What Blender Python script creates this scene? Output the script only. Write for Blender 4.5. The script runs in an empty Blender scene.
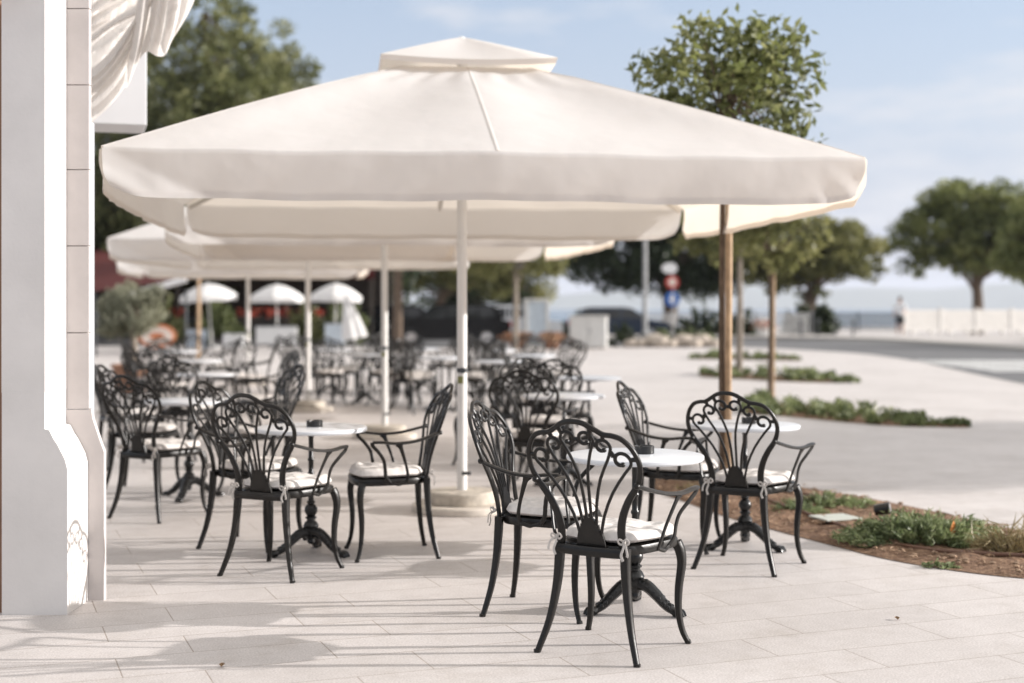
import bpy, math, random
import numpy as np
from mathutils import Vector, Matrix
PI = math.pi
rnd = random.Random(7)
scene = bpy.context.scene
COL = scene.collection

# ------------------------------------------------------------------ camera geometry (for laying the place out)
F, CH, HZ = 1400.0, 1.38, 308.0
def gp(px, py, z=0.0):
    """ground point seen at a pixel of the photograph"""
    s = (py - HZ) / (CH - z)
    return Vector(((px - 512) / s, F / s, z))
def wp(px, py, Y):
    s = F / Y
    return Vector(((px - 512) / s, Y, CH + (HZ - py) / s))

# ------------------------------------------------------------------ materials
def nt(name):
    m = bpy.data.materials.new(name); m.use_nodes = True
    t = m.node_tree; b = t.nodes['Principled BSDF']
    return m, t, b
def node(t, typ, **kw):
    n = t.nodes.new(typ)
    for k, v in kw.items(): setattr(n, k, v)
    return n
def ramp(t, fac, stops):
    r = t.nodes.new('ShaderNodeValToRGB')
    e = r.color_ramp.elements
    while len(e) < len(stops): e.new(0.5)
    for el, (p, c) in zip(e, stops):
        el.position = p; el.color = (c[0], c[1], c[2], 1)
    t.links.new(fac, r.inputs['Fac'])
    return r.outputs['Color']
def coords(t, rot=0.0, scale=(1, 1, 1)):
    tc = t.nodes.new('ShaderNodeTexCoord'); mp = t.nodes.new('ShaderNodeMapping')
    mp.inputs['Rotation'].default_value = (0, 0, rot); mp.inputs['Scale'].default_value = scale
    t.links.new(tc.outputs['Object'], mp.inputs['Vector'])
    return mp.outputs['Vector']
def noise(t, vec, scale, detail=4, rough=.55):
    n = t.nodes.new('ShaderNodeTexNoise')
    n.inputs['Scale'].default_value = scale; n.inputs['Detail'].default_value = detail; n.inputs['Roughness'].default_value = rough
    if vec is not None: t.links.new(vec, n.inputs['Vector'])
    return n.outputs['Fac']
def bump(t, b, h, strength=.2, dist=.01):
    n = t.nodes.new('ShaderNodeBump'); n.inputs['Strength'].default_value = strength; n.inputs['Distance'].default_value = dist
    t.links.new(h, n.inputs['Height']); t.links.new(n.outputs['Normal'], b.inputs['Normal'])
def mixc(t, a, b, fac, mode='MIX'):
    n = t.nodes.new('ShaderNodeMix'); n.data_type = 'RGBA'; n.blend_type = mode
    for i, v in ((0, fac), (6, a), (7, b)):
        if hasattr(v, 'is_output'): t.links.new(v, n.inputs[i])
        elif i == 0: n.inputs[0].default_value = v
        else: n.inputs[i].default_value = (*v, 1)
    return n.outputs[2]

def mat_simple(name, c, rough=.6, metal=0.0, var=.12, scale=6.0, bmp=0.0, bscale=60, spec=.5):
    m, t, b = nt(name)
    v = coords(t)
    n = noise(t, v, scale)
    lo = tuple(x * (1 - var) for x in c); hi = tuple(min(1, x * (1 + var)) for x in c)
    t.links.new(ramp(t, n, [(.3, lo), (.7, hi)]), b.inputs['Base Color'])
    b.inputs['Roughness'].default_value = rough; b.inputs['Metallic'].default_value = metal
    b.inputs['Specular IOR Level'].default_value = spec
    if bmp: bump(t, b, noise(t, v, bscale, 3), bmp, .004)
    return m

def mat_fabric(name, c, trans=.35, rough=.85, through=None):
    m, t, b = nt(name)
    v = coords(t)
    col = ramp(t, noise(t, v, 1.3, 5), [(.3, tuple(x * .95 for x in c)), (.7, tuple(min(1, x * 1.03) for x in c))])
    t.links.new(col, b.inputs['Base Color']); b.inputs['Roughness'].default_value = rough
    b.inputs['Specular IOR Level'].default_value = .2
    h = noise(t, v, 2.4, 3, .5)
    bump(t, b, h, .45, .035)
    tr = t.nodes.new('ShaderNodeBsdfTranslucent')
    if through: tr.inputs['Color'].default_value = (*through, 1)
    else: t.links.new(col, tr.inputs['Color'])
    mx = t.nodes.new('ShaderNodeMixShader'); mx.inputs['Fac'].default_value = trans
    out = t.nodes['Material Output']
    t.links.new(b.outputs['BSDF'], mx.inputs[1]); t.links.new(tr.outputs['BSDF'], mx.inputs[2])
    t.links.new(mx.outputs['Shader'], out.inputs['Surface'])
    return m

def mat_leaf(name, dark, mid, light, trans=.3, scale=1.5):
    m, t, b = nt(name)
    at = t.nodes.new('ShaderNodeAttribute'); at.attribute_name = 'tone'
    col = ramp(t, at.outputs['Fac'], [(0, dark), (.5, mid), (1, light)])
    n = noise(t, coords(t), scale, 2)
    col = mixc(t, col, ramp(t, n, [(.35, (.7, .72, .7)), (.65, (1.2, 1.18, 1.1))]), 1.0, 'MULTIPLY')
    t.links.new(col, b.inputs['Base Color']); b.inputs['Roughness'].default_value = .5
    b.inputs['Specular IOR Level'].default_value = .35
    tr = t.nodes.new('ShaderNodeBsdfTranslucent'); t.links.new(col, tr.inputs['Color'])
    mx = t.nodes.new('ShaderNodeMixShader'); mx.inputs['Fac'].default_value = trans
    t.links.new(b.outputs['BSDF'], mx.inputs[1]); t.links.new(tr.outputs['BSDF'], mx.inputs[2])
    t.links.new(mx.outputs['Shader'], t.nodes['Material Output'].inputs['Surface'])
    return m

def mat_paving(name, a, b2, joint, rot, bw, bh, mort=.003):
    m, t, b = nt(name)
    v = coords(t, rot)
    br = t.nodes.new('ShaderNodeTexBrick')
    br.offset = .37; br.offset_frequency = 2; br.squash = 1
    br.inputs['Color1'].default_value = (*a, 1); br.inputs['Color2'].default_value = (*b2, 1)
    br.inputs['Mortar'].default_value = (*joint, 1)
    br.inputs['Scale'].default_value = 1; br.inputs['Brick Width'].default_value = bw; br.inputs['Row Height'].default_value = bh
    br.inputs['Mortar Size'].default_value = mort; br.inputs['Mortar Smooth'].default_value = .3; br.inputs['Bias'].default_value = 0
    t.links.new(v, br.inputs['Vector'])
    n4 = noise(t, v, 2.3, 7, .68); n1 = noise(t, v, .7, 5); n2 = noise(t, v, 120, 2); n3 = noise(t, v, 9, 4)
    c = mixc(t, br.outputs['Color'], ramp(t, n1, [(.3, (.9, .895, .89)), (.7, (1.05, 1.05, 1.05))]), 1, 'MULTIPLY')
    c = mixc(t, c, ramp(t, n2, [(.32, (.80, .79, .78)), (.66, (1.12, 1.12, 1.12))]), 1, 'MULTIPLY')
    c = mixc(t, c, ramp(t, n3, [(.35, (.95, .945, .94)), (.6, (1.02, 1.02, 1.02))]), 1, 'MULTIPLY')
    c = mixc(t, c, ramp(t, n4, [(.28, (.86, .845, .82)), (.46, (1, 1, 1))]), 1, 'MULTIPLY')
    t.links.new(c, b.inputs['Base Color']); b.inputs['Roughness'].default_value = .62
    b.inputs['Specular IOR Level'].default_value = .4
    inv = node(t, 'ShaderNodeMath', operation='SUBTRACT'); inv.inputs[0].default_value = 1; t.links.new(br.outputs['Fac'], inv.inputs[1])
    ad = node(t, 'ShaderNodeMath', operation='MULTIPLY_ADD'); t.links.new(n2, ad.inputs[0]); ad.inputs[1].default_value = .25
    t.links.new(inv.outputs[0], ad.inputs[2])
    bump(t, b, ad.outputs[0], .35, .003)
    return m

M = {}
M['iron'] = mat_simple('dark_painted_aluminium', (.0085, .0072, .006), .36, .0, .25, 9, .12, 90, spec=.34)
M['iron2'] = mat_simple('black_cast_iron', (.006, .006, .006), .3, .0, .2, 20, .3, 70, spec=.45)
M['cushion'] = mat_simple('white_cushion_cotton', (.60, .565, .535), .9, 0, .13, 26, .5, 40)
M['ribbon'] = mat_simple('white_ribbon_cotton', (.47, .44, .41), .9, 0, .05, 8)
M['marble'] = mat_simple('white_table_top', (.62, .635, .66), .3, 0, .05, 5)
M['tbl_rim'] = mat_simple('table_rim', (.72, .72, .72), .4, 0, .03, 4)
M['ash'] = mat_simple('black_bakelite', (.012, .012, .012), .3, 0, .1, 10)
M['canvas'] = mat_fabric('cream_canvas', (.735, .73, .73), .40, .85, (.86, .755, .63))
M['canvas2'] = mat_fabric('white_awning_canvas', (.86, .83, .80), .5)
M['parasol'] = mat_fabric('white_parasol_cloth', (.8, .79, .78), .3)
M['maroon'] = mat_fabric('maroon_awning_cloth', (.085, .02, .018), .12)
M['alu'] = mat_simple('white_pole_paint', (.70, .685, .66), .4, 0, .04, 5)
M['rib'] = mat_simple('pale_rib_metal', (.6, .57, .52), .45, 0, .05, 5)
M['basestone'] = mat_simple('sandstone_concrete', (.45, .405, .345), .9, 0, .24, 16, .8, 60)
M['basestone2'] = mat_simple('pale_concrete_plate', (.55, .50, .44), .9, 0, .12, 18, .5, 60)
M['plaster'] = mat_simple('white_plaster', (.68, .65, .625), .8, 0, .07, 2.5, .3, 50)
M['stone'] = mat_simple('pinkish_cladding_stone', (.50, .465, .45), .75, 0, .08, 5, .2, 60)
M['joint'] = mat_simple('grey_mortar', (.52, .48, .45), .9)
M['doorwood'] = mat_simple('brown_door_wood', (.20, .10, .06), .6, 0, .2, 6)
M['greypipe'] = mat_simple('grey_zinc', (.42, .44, .46), .4, .4, .06, 6)
M['boxwhite'] = mat_simple('white_fascia_paint', (.70, .70, .71), .6, 0, .03, 3)
M['soil'] = None
M['bark_l'] = mat_simple('pale_stake_wood', (.42, .29, .18), .8, 0, .3, 12, .5, 40)
M['bark_b'] = mat_simple('brown_bark', (.12, .085, .06), .9, 0, .35, 10, .8, 30)
M['bark_g'] = mat_simple('grey_bark', (.25, .21, .17), .9, 0, .3, 10, .6, 30)
M['glass'] = mat_simple('dark_car_glass', (.015, .017, .02), .08)
M['tyre'] = mat_simple('black_rubber', (.02, .02, .02), .8)
M['chrome'] = mat_simple('bright_metal', (.6, .6, .6), .2, 1.0, .03)
M['carblack'] = mat_simple('black_car_paint', (.006, .006, .007), .25, 0, .1, 3, spec=.3)
M['carblue'] = mat_simple('blue_car_paint', (.012, .024, .05), .2, 0, .1, 3, spec=.7)
M['carwhite'] = mat_simple('white_car_paint', (.7, .7, .7), .2, 0, .03, 3, spec=.6)
M['red'] = mat_simple('red_plastic', (.45, .03, .03), .4)
M['signred'] = mat_simple('red_sign_paint', (.5, .06, .05), .5)
M['signblue'] = mat_simple('blue_sign_paint', (.02, .12, .42), .5)
M['white'] = mat_simple('white_paint', (.78, .78, .77), .6, 0, .04, 3)
M['cabinet'] = mat_simple('off_white_enamel', (.68, .67, .64), .6, 0, .05, 4)
M['greymetal'] = mat_simple('grey_steel', (.30, .30, .30), .5, .3, .1)
M['darkmetal'] = mat_simple('dark_fence_steel', (.05, .055, .06), .5, .2, .1)
M['terra'] = mat_simple('terracotta', (.30, .16, .10), .85, 0, .15, 8)
M['balu'] = mat_simple('pale_balustrade_stone', (.78, .75, .71), .85, 0, .06, 4)
M['darkwood'] = mat_simple('dark_stained_wood', (.055, .042, .032), .7, 0, .25, 8)
M['skin'] = mat_simple('skin', (.42, .25, .18), .6, 0, .08)
M['hair'] = mat_simple('dark_hair', (.03, .022, .018), .6)
M['shirt'] = mat_simple('white_shirt_cotton', (.75, .76, .78), .9)
M['shorts'] = mat_simple('black_shorts_cotton', (.02, .02, .022), .9)
M['orange'] = mat_simple('orange_sign_paint', (.55, .2, .09), .6)
M['pinkish'] = mat_simple('pale_sign_paint', (.74, .64, .56), .6)
M['paleblue'] = mat_simple('pale_blue_board', (.55, .62, .68), .6)
M['sticker'] = mat_simple('green_sticker', (.20, .20, .07), .6)
M['hose'] = mat_simple('brown_drip_hose', (.13, .065, .04), .6)
M['chip'] = mat_simple('pale_bark_chip', (.27, .18, .115), .9, 0, .5, 30)
M['plate'] = mat_simple('grey_green_cover_plate', (.46, .48, .43), .6, 0, .08, 6)
M['leaflitter'] = mat_simple('brown_dry_leaf', (.20, .12, .06), .85)
M['dryleaf'] = mat_simple('orange_dead_leaf', (.45, .16, .03), .8)
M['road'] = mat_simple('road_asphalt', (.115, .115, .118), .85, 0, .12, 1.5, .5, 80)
M['kerb'] = mat_simple('kerb_stone', (.44, .41, .37), .85, 0, .1, 6)
M['line'] = mat_simple('pale_road_bar_colour', (.7, .7, .68), .7)
M['hills'] = mat_simple('far_hill_scrub', (.10, .12, .10), .95, 0, .2, .002)
M['rock'] = mat_simple('rubble_stone', (.42, .36, .30), .9, 0, .2, 5, .6, 20)
M['quay'] = mat_simple('quay_stone', (.36, .34, .32), .9)
M['paving'] = mat_paving('pale_stone_paving', (.56, .526, .508), (.515, .482, .464), (.33, .285, .25), -math.radians(21), .82, .30)
M['paving_far'] = mat_paving('pale_far_paving', (.56, .53, .515), (.52, .493, .477), (.42, .38, .35), 0.2, .9, .45)

def soil():
    m, t, b = nt('bed_soil'); v = coords(t)
    c = ramp(t, noise(t, v, 22, 7, .75), [(.30, (.035, .018, .010)), (.48, (.15, .080, .043)), (.70, (.36, .24, .15))])
    t.links.new(c, b.inputs['Base Color']); b.inputs['Roughness'].default_value = .95
    bump(t, b, noise(t, v, 40, 5), 1, .02); return m
M['soil'] = soil()
def sea():
    m, t, b = nt('sea_water'); v = coords(t, 0, (1, 1, 1))
    b.inputs['Base Color'].default_value = (.035, .085, .13, 1); b.inputs['Roughness'].default_value = .22
    bump(t, b, noise(t, v, .35, 6), .6, .4); return m
M['sea'] = sea()

L_ = {}
L_['young'] = mat_leaf('young_tree_leaf', (.075, .09, .032), (.17, .19, .07), (.34, .34, .17), .5)
L_['cypress'] = mat_leaf('broad_conical_leaf', (.06, .07, .026), (.175, .19, .08), (.36, .355, .19), .42, .8)
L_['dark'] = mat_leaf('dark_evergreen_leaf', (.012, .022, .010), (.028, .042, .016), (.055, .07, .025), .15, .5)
L_['pine'] = mat_leaf('umbrella_pine_leaf', (.06, .076, .03), (.20, .225, .085), (.38, .39, .18), .48, .5)
L_['tamar'] = mat_leaf('yellow_green_leaf', (.09, .096, .036), (.22, .222, .09), (.38, .36, .17), .48, .5)
L_['olive'] = mat_leaf('olive_leaf', (.15, .155, .11), (.25, .255, .19), (.38, .38, .30), .3, 2)
L_['juniper'] = mat_leaf('juniper_needle', (.10, .14, .055), (.21, .26, .12), (.36, .40, .24), .3, 5)
L_['cover'] = mat_leaf('ground_cover_leaf', (.075, .10, .036), (.16, .19, .08), (.30, .33, .17), .3, 3)
L_['dry'] = mat_leaf('dry_grass_blade', (.20, .15, .07), (.32, .25, .13), (.42, .35, .2), .2, 5)
L_['redflower'] = mat_leaf('red_flower_petal', (.28, .03, .02), (.40, .06, .04), (.55, .16, .10), .2, 3)
L_['mixflower'] = mat_leaf('white_red_flower_petal', (.4, .05, .04), (.7, .6, .55), (.8, .75, .72), .2, 3)
L_['orangeflower'] = mat_leaf('orange_flower_petal', (.28, .14, .09), (.4, .22, .14), (.5, .34, .22), .2, 3)

# ------------------------------------------------------------------ mesh helpers
def spl(pts, k=6, closed=False):
    P = [Vector(p) for p in pts]; n = len(P); out = []
    rng = range(n) if closed else range(n - 1)
    for i in rng:
        if closed: a, b, c, d = P[(i - 1) % n], P[i], P[(i + 1) % n], P[(i + 2) % n]
        else:
            a = P[i - 1] if i > 0 else P[0] * 2 - P[1]; b = P[i]; c = P[i + 1]
            d = P[i + 2] if i + 2 < n else P[-1] * 2 - P[-2]
        for j in range(k):
            t = j / k
            out.append(.5 * ((2 * b) + (c - a) * t + (2 * a - 5 * b + 4 * c - d) * t * t + (3 * b - a - 3 * c + d) * t ** 3))
    if not closed: out.append(P[-1].copy())
    return out
def lerpl(vals, n):
    vals = list(vals) if hasattr(vals, '__len__') else [vals, vals]
    o = []
    for i in range(n):
        x = i / max(1, n - 1) * (len(vals) - 1); j = min(int(x), len(vals) - 2); f = x - j
        o.append(vals[j] * (1 - f) + vals[j + 1] * f)
    return o

class MB:
    def __init__(s): s.v = []; s.f = []
    def quadstrip(s, rings, closed_u=True, caps=True):
        b = len(s.v); n = len(rings[0])
        for r in rings: s.v += [tuple(p) for p in r]
        for i in range(len(rings) - 1):
            for j in range(n if closed_u else n - 1):
                a = b + i * n + j; c = b + i * n + (j + 1) % n
                s.f.append((a, c, c + n, a + n))
        if caps and closed_u:
            s.f.append(tuple(b + j for j in reversed(range(n))))
            s.f.append(tuple(b + (len(rings) - 1) * n + j for j in range(n)))
    def tube(s, pts, w, d=None, n=8, ref=None, closed=False, sq=1.0, caps=True):
        P = [Vector(p) for p in pts]; m = len(P)
        W = lerpl(w, m); D = W if d is None else lerpl(d, m)
        rings = []; prev = None
        for i in range(m):
            if closed: T = P[(i + 1) % m] - P[i - 1]
            else: T = P[min(i + 1, m - 1)] - P[max(i - 1, 0)]
            if T.length < 1e-9: T = Vector((0, 0, 1))
            T.normalize()
            r = Vector(ref) if ref is not None else (prev if prev is not None else (Vector((1, 0, 0)) if abs(T.x) < .8 else Vector((0, 1, 0))))
            bn = r - T * r.dot(T)
            if bn.length < 1e-4: bn = T.orthogonal()
            bn.normalize(); prev = bn
            sd = T.cross(bn)
            ring = []
            for k in range(n):
                a = 2 * PI * (k + .5) / n; c, si = math.cos(a), math.sin(a)
                c = math.copysign(abs(c) ** sq, c); si = math.copysign(abs(si) ** sq, si)
                ring.append(P[i] + sd * W[i] * c + bn * D[i] * si)
            rings.append(ring)
        if closed: rings.append(rings[0]); caps = False
        s.quadstrip(rings, True, caps)
    def lathe(s, prof, n=20, c=(0, 0, 0)):
        c = Vector(c); rings = []
        for r, z in prof:
            rings.append([c + Vector((r * math.cos(2 * PI * k / n), r * math.sin(2 * PI * k / n), z)) for k in range(n)])
        s.quadstrip(rings)
    def box(s, c, size, rot=0.0, bev=0.0, mat=None):
        c = Vector(c); hx, hy, hz = (x / 2 for x in size)
        R = Matrix.Rotation(rot, 3, 'Z') if mat is None else mat
        if bev <= 0:
            b = len(s.v)
            for z in (-hz, hz):
                for x, y in ((-hx, -hy), (hx, -hy), (hx, hy), (-hx, hy)): s.v.append(tuple(c + R @ Vector((x, y, z))))
            for q in ((0, 3, 2, 1), (4, 5, 6, 7), (0, 1, 5, 4), (1, 2, 6, 5), (2, 3, 7, 6), (3, 0, 4, 7)): s.f.append(tuple(b + i for i in q))
        else:
            e = bev; rings = []
            def ring(ix, z):
                x, y = hx - ix, hy - ix
                p = [(-x, -y + e), (-x + e, -y), (x - e, -y), (x, -y + e), (x, y - e), (x - e, y), (-x + e, y), (-x, y - e)]
                return [c + R @ Vector((a, b_, z)) for a, b_ in p]
            s.quadstrip([ring(e, -hz), ring(0, -hz + e), ring(0, hz - e), ring(e, hz)])
    def prism(s, poly, fn, d0, d1):
        """poly: 2d outline; fn(x, y, d) -> 3d"""
        b = len(s.v); n = len(poly)
        for d in (d0, d1): s.v += [tuple(fn(x, y, d)) for x, y in poly]
        s.f.append(tuple(b + i for i in reversed(range(n)))); s.f.append(tuple(b + n + i for i in range(n)))
        for i in range(n):
            j = (i + 1) % n; s.f.append((b + i, b + j, b + n + j, b + n + i))
    def grid(s, fn, nu, nv, flip=False):
        b = len(s.v)
        for i in range(nu + 1):
            for j in range(nv + 1): s.v.append(tuple(fn(i / nu, j / nv)))
        for i in range(nu):
            for j in range(nv):
                a = b + i * (nv + 1) + j; q = (a, a + nv + 1, a + nv + 2, a + 1)
                s.f.append(q[::-1] if flip else q)
    def ball(s, c, r, n=10, sq=(1, 1, 1)):
        c = Vector(c); rings = []
        for i in range(1, n):
            a = PI * i / n - PI / 2
            rings.append([c + Vector((r * sq[0] * math.cos(a) * math.cos(2 * PI * k / n), r * sq[1] * math.cos(a) * math.sin(2 * PI * k / n), r * sq[2] * math.sin(a))) for k in range(n)])
        s.quadstrip(rings)
    def build(s, name, mat, parent=None, smooth=40):
        me = bpy.data.meshes.new(name); me.from_pydata(s.v, [], s.f); me.update()
        if smooth:
            me.polygons.foreach_set('use_smooth', [True] * len(me.polygons))
            me.set_sharp_from_angle(angle=math.radians(smooth))
        me.materials.append(mat)
        o = bpy.data.objects.new(name, me); COL.objects.link(o)
        if parent: o.parent = parent
        return o

def thing(name, label, cat, loc=(0, 0, 0), rz=0, group=None):
    o = bpy.data.objects.new(name, None); COL.objects.link(o)
    o.empty_display_size = .1
    o.location = loc; o.rotation_euler = (0, 0, rz); o['label'] = label; o['category'] = cat
    if group: o['group'] = group
    return o
def tag(o, label, cat, group=None, kind=None):
    o['label'] = label; o['category'] = cat
    if group: o['group'] = group
    if kind: o['kind'] = kind
    return o
def struct(o): o['kind'] = 'structure'; return o
def dup(root, loc, rz, label=None, group=None):
    r = root.copy(); COL.objects.link(r); r.location = loc; r.rotation_euler = (0, 0, rz)
    if label: r['label'] = label
    if group: r['group'] = group
    for ch in list(root.children):
        c = ch.copy(); COL.objects.link(c); c.parent = r
        for g in list(ch.children):
            d = g.copy(); COL.objects.link(d); d.parent = c
    return r

# ------------------------------------------------------------------ foliage helper
def leaves_mesh(name, C, D, Ln, Wd, mat, parent, rng, tone=None, fold=.0):
    """C centres, D directions (unit), Ln lengths, Wd widths -> one mesh of diamond leaves"""
    n = len(C)
    R = rng.normal(size=(n, 3)); S = np.cross(D, R); S /= np.linalg.norm(S, axis=1, keepdims=True) + 1e-9
    N = np.cross(D, S)
    a = C - D * (Ln / 2)[:, None]; c = C + D * (Ln / 2)[:, None]
    m = C - D * (Ln * .05)[:, None] + N * (Ln * fold)[:, None]
    b = m + S * (Wd / 2)[:, None]; d = m - S * (Wd / 2)[:, None]
    V = np.stack([a, b, c, d], 1).reshape(-1, 3)
    me = bpy.data.meshes.new(name)
    me.vertices.add(4 * n); me.vertices.foreach_set('co', V.astype(np.float32).ravel())
    me.loops.add(4 * n); me.loops.foreach_set('vertex_index', np.arange(4 * n, dtype=np.int32))
    me.polygons.add(n); me.polygons.foreach_set('loop_start', np.arange(0, 4 * n, 4, dtype=np.int32))
    try: me.polygons.foreach_set('loop_total', np.full(n, 4, dtype=np.int32))
    except Exception: pass
    at = me.attributes.new('tone', 'FLOAT', 'FACE')
    at.data.foreach_set('value', (rng.uniform(0, 1, n) if tone is None else tone).astype(np.float32))
    me.update(calc_edges=True); me.validate()
    me.materials.append(mat)
    o = bpy.data.objects.new(name, me); COL.objects.link(o)
    if parent: o.parent = parent
    return o
def crown(name, blobs, n, size, mat, parent, seed=0, clumps=60, csize=.25, aspect=.5, hollow=.55, droop=0.0):
    """blobs: (cx, cy, cz, rx, ry, rz). Leaves gather in clumps spread through the blobs' outer volume."""
    rng = np.random.default_rng(seed)
    B = np.array(blobs, float); vol = B[:, 3] * B[:, 4] * B[:, 5]; pr = vol / vol.sum()
    k = rng.choice(len(B), clumps, p=pr)
    u = rng.normal(size=(clumps, 3)); u /= np.linalg.norm(u, axis=1, keepdims=True)
    r = rng.uniform(hollow ** 3, 1, clumps) ** (1 / 3)
    cc = B[k, :3] + u * r[:, None] * B[k, 3:]
    cs = csize * rng.uniform(.55, 1.5, clumps)
    ct = rng.uniform(0, 1, clumps)
    w = cs ** 2; j = rng.choice(clumps, n, p=w / w.sum())
    off = rng.normal(size=(n, 3)); off *= (rng.uniform(.1, 1, n) ** .5 / (np.linalg.norm(off, axis=1) + 1e-9))[:, None]
    off[:, 2] *= .75
    C = cc[j] + off * cs[j][:, None]
    D = rng.normal(size=(n, 3)) + off * .8; D[:, 2] -= droop; D /= np.linalg.norm(D, axis=1, keepdims=True)
    Ln = size * rng.uniform(.65, 1.3, n)
    tone = np.clip(.55 * ct[j] + .45 * rng.uniform(0, 1, n), 0, 1)
    return leaves_mesh(name, C, D, Ln, Ln * aspect, mat, parent, rng, tone, .12), cc
def trunk(name, pts, r, mat, parent, limbs=(), targets=None, nlimb=0, rl=.03, seed=1, start=.6):
    m = MB(); P = spl(pts, 5); m.tube(P, r, n=10)
    rr = random.Random(seed)
    if targets is not None and nlimb:
        for i in range(nlimb):
            tg = Vector(targets[rr.randrange(len(targets))]); k = int(len(P) * (start + (1 - start) * rr.random() * .95)); p = P[min(k, len(P) - 1)]
            mid = (p + tg) / 2 + Vector((0, 0, .12 * (tg - p).length)); m.tube(spl([p, mid, tg], 4), [rl, rl * .6, rl * .2], n=6)
    return m.build(name, mat, parent)

# ================================================================== GROUND
PL = [(-60, -6)]
m = MB(); m.grid(lambda u, v: (-90 + 180 * u, -8 + 56 * v, 0), 40, 20)
struct(m.build('plaza_ground', M['paving'], None, 0))
m = MB(); m.grid(lambda u, v: (-260 + 520 * u, 48 + 52 * v, -.004), 10, 6)
struct(m.build('promenade_ground', M['paving_far'], None, 0))
m = MB(); m.box((0, 101, -2.6), (520, 2, 5.15)); struct(m.build('quay_edge', M['quay'], None, 0))
m = MB(); m.grid(lambda u, v: (-9000 + 18000 * u, 95 + 9500 * v ** 2, -3.2), 40, 40); struct(m.build('sea', M['sea'], None, 0))
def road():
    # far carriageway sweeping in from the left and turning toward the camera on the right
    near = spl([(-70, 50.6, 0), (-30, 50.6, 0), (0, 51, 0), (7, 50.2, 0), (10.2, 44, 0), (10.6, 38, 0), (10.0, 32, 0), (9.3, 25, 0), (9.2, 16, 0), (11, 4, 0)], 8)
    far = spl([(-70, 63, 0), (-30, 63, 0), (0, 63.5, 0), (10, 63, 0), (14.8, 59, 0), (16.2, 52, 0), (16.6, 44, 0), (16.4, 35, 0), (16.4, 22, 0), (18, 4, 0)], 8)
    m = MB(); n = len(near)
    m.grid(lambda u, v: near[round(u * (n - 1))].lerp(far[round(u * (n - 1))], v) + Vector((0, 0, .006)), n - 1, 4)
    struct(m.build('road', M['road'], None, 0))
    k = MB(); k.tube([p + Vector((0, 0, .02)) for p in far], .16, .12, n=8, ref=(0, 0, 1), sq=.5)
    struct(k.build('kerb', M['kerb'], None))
    s = MB()   # pale bars laid across the road
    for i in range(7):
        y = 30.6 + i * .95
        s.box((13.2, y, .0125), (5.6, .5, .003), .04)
    struct(s.build('pale_road_bars', M['line'], None, 0))
    s2 = MB(); w2 = [p.lerp(far[i], .95) for i, p in enumerate(near)]
    s2.grid(lambda u, v: far[round(u * (n - 1))] + Vector((.35 + 3.2 * v, .2 + 3.4 * v, .12)), n - 1, 1)
    struct(s2.build('far_pavement', M['paving_far'], None, 0))
road()

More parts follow.
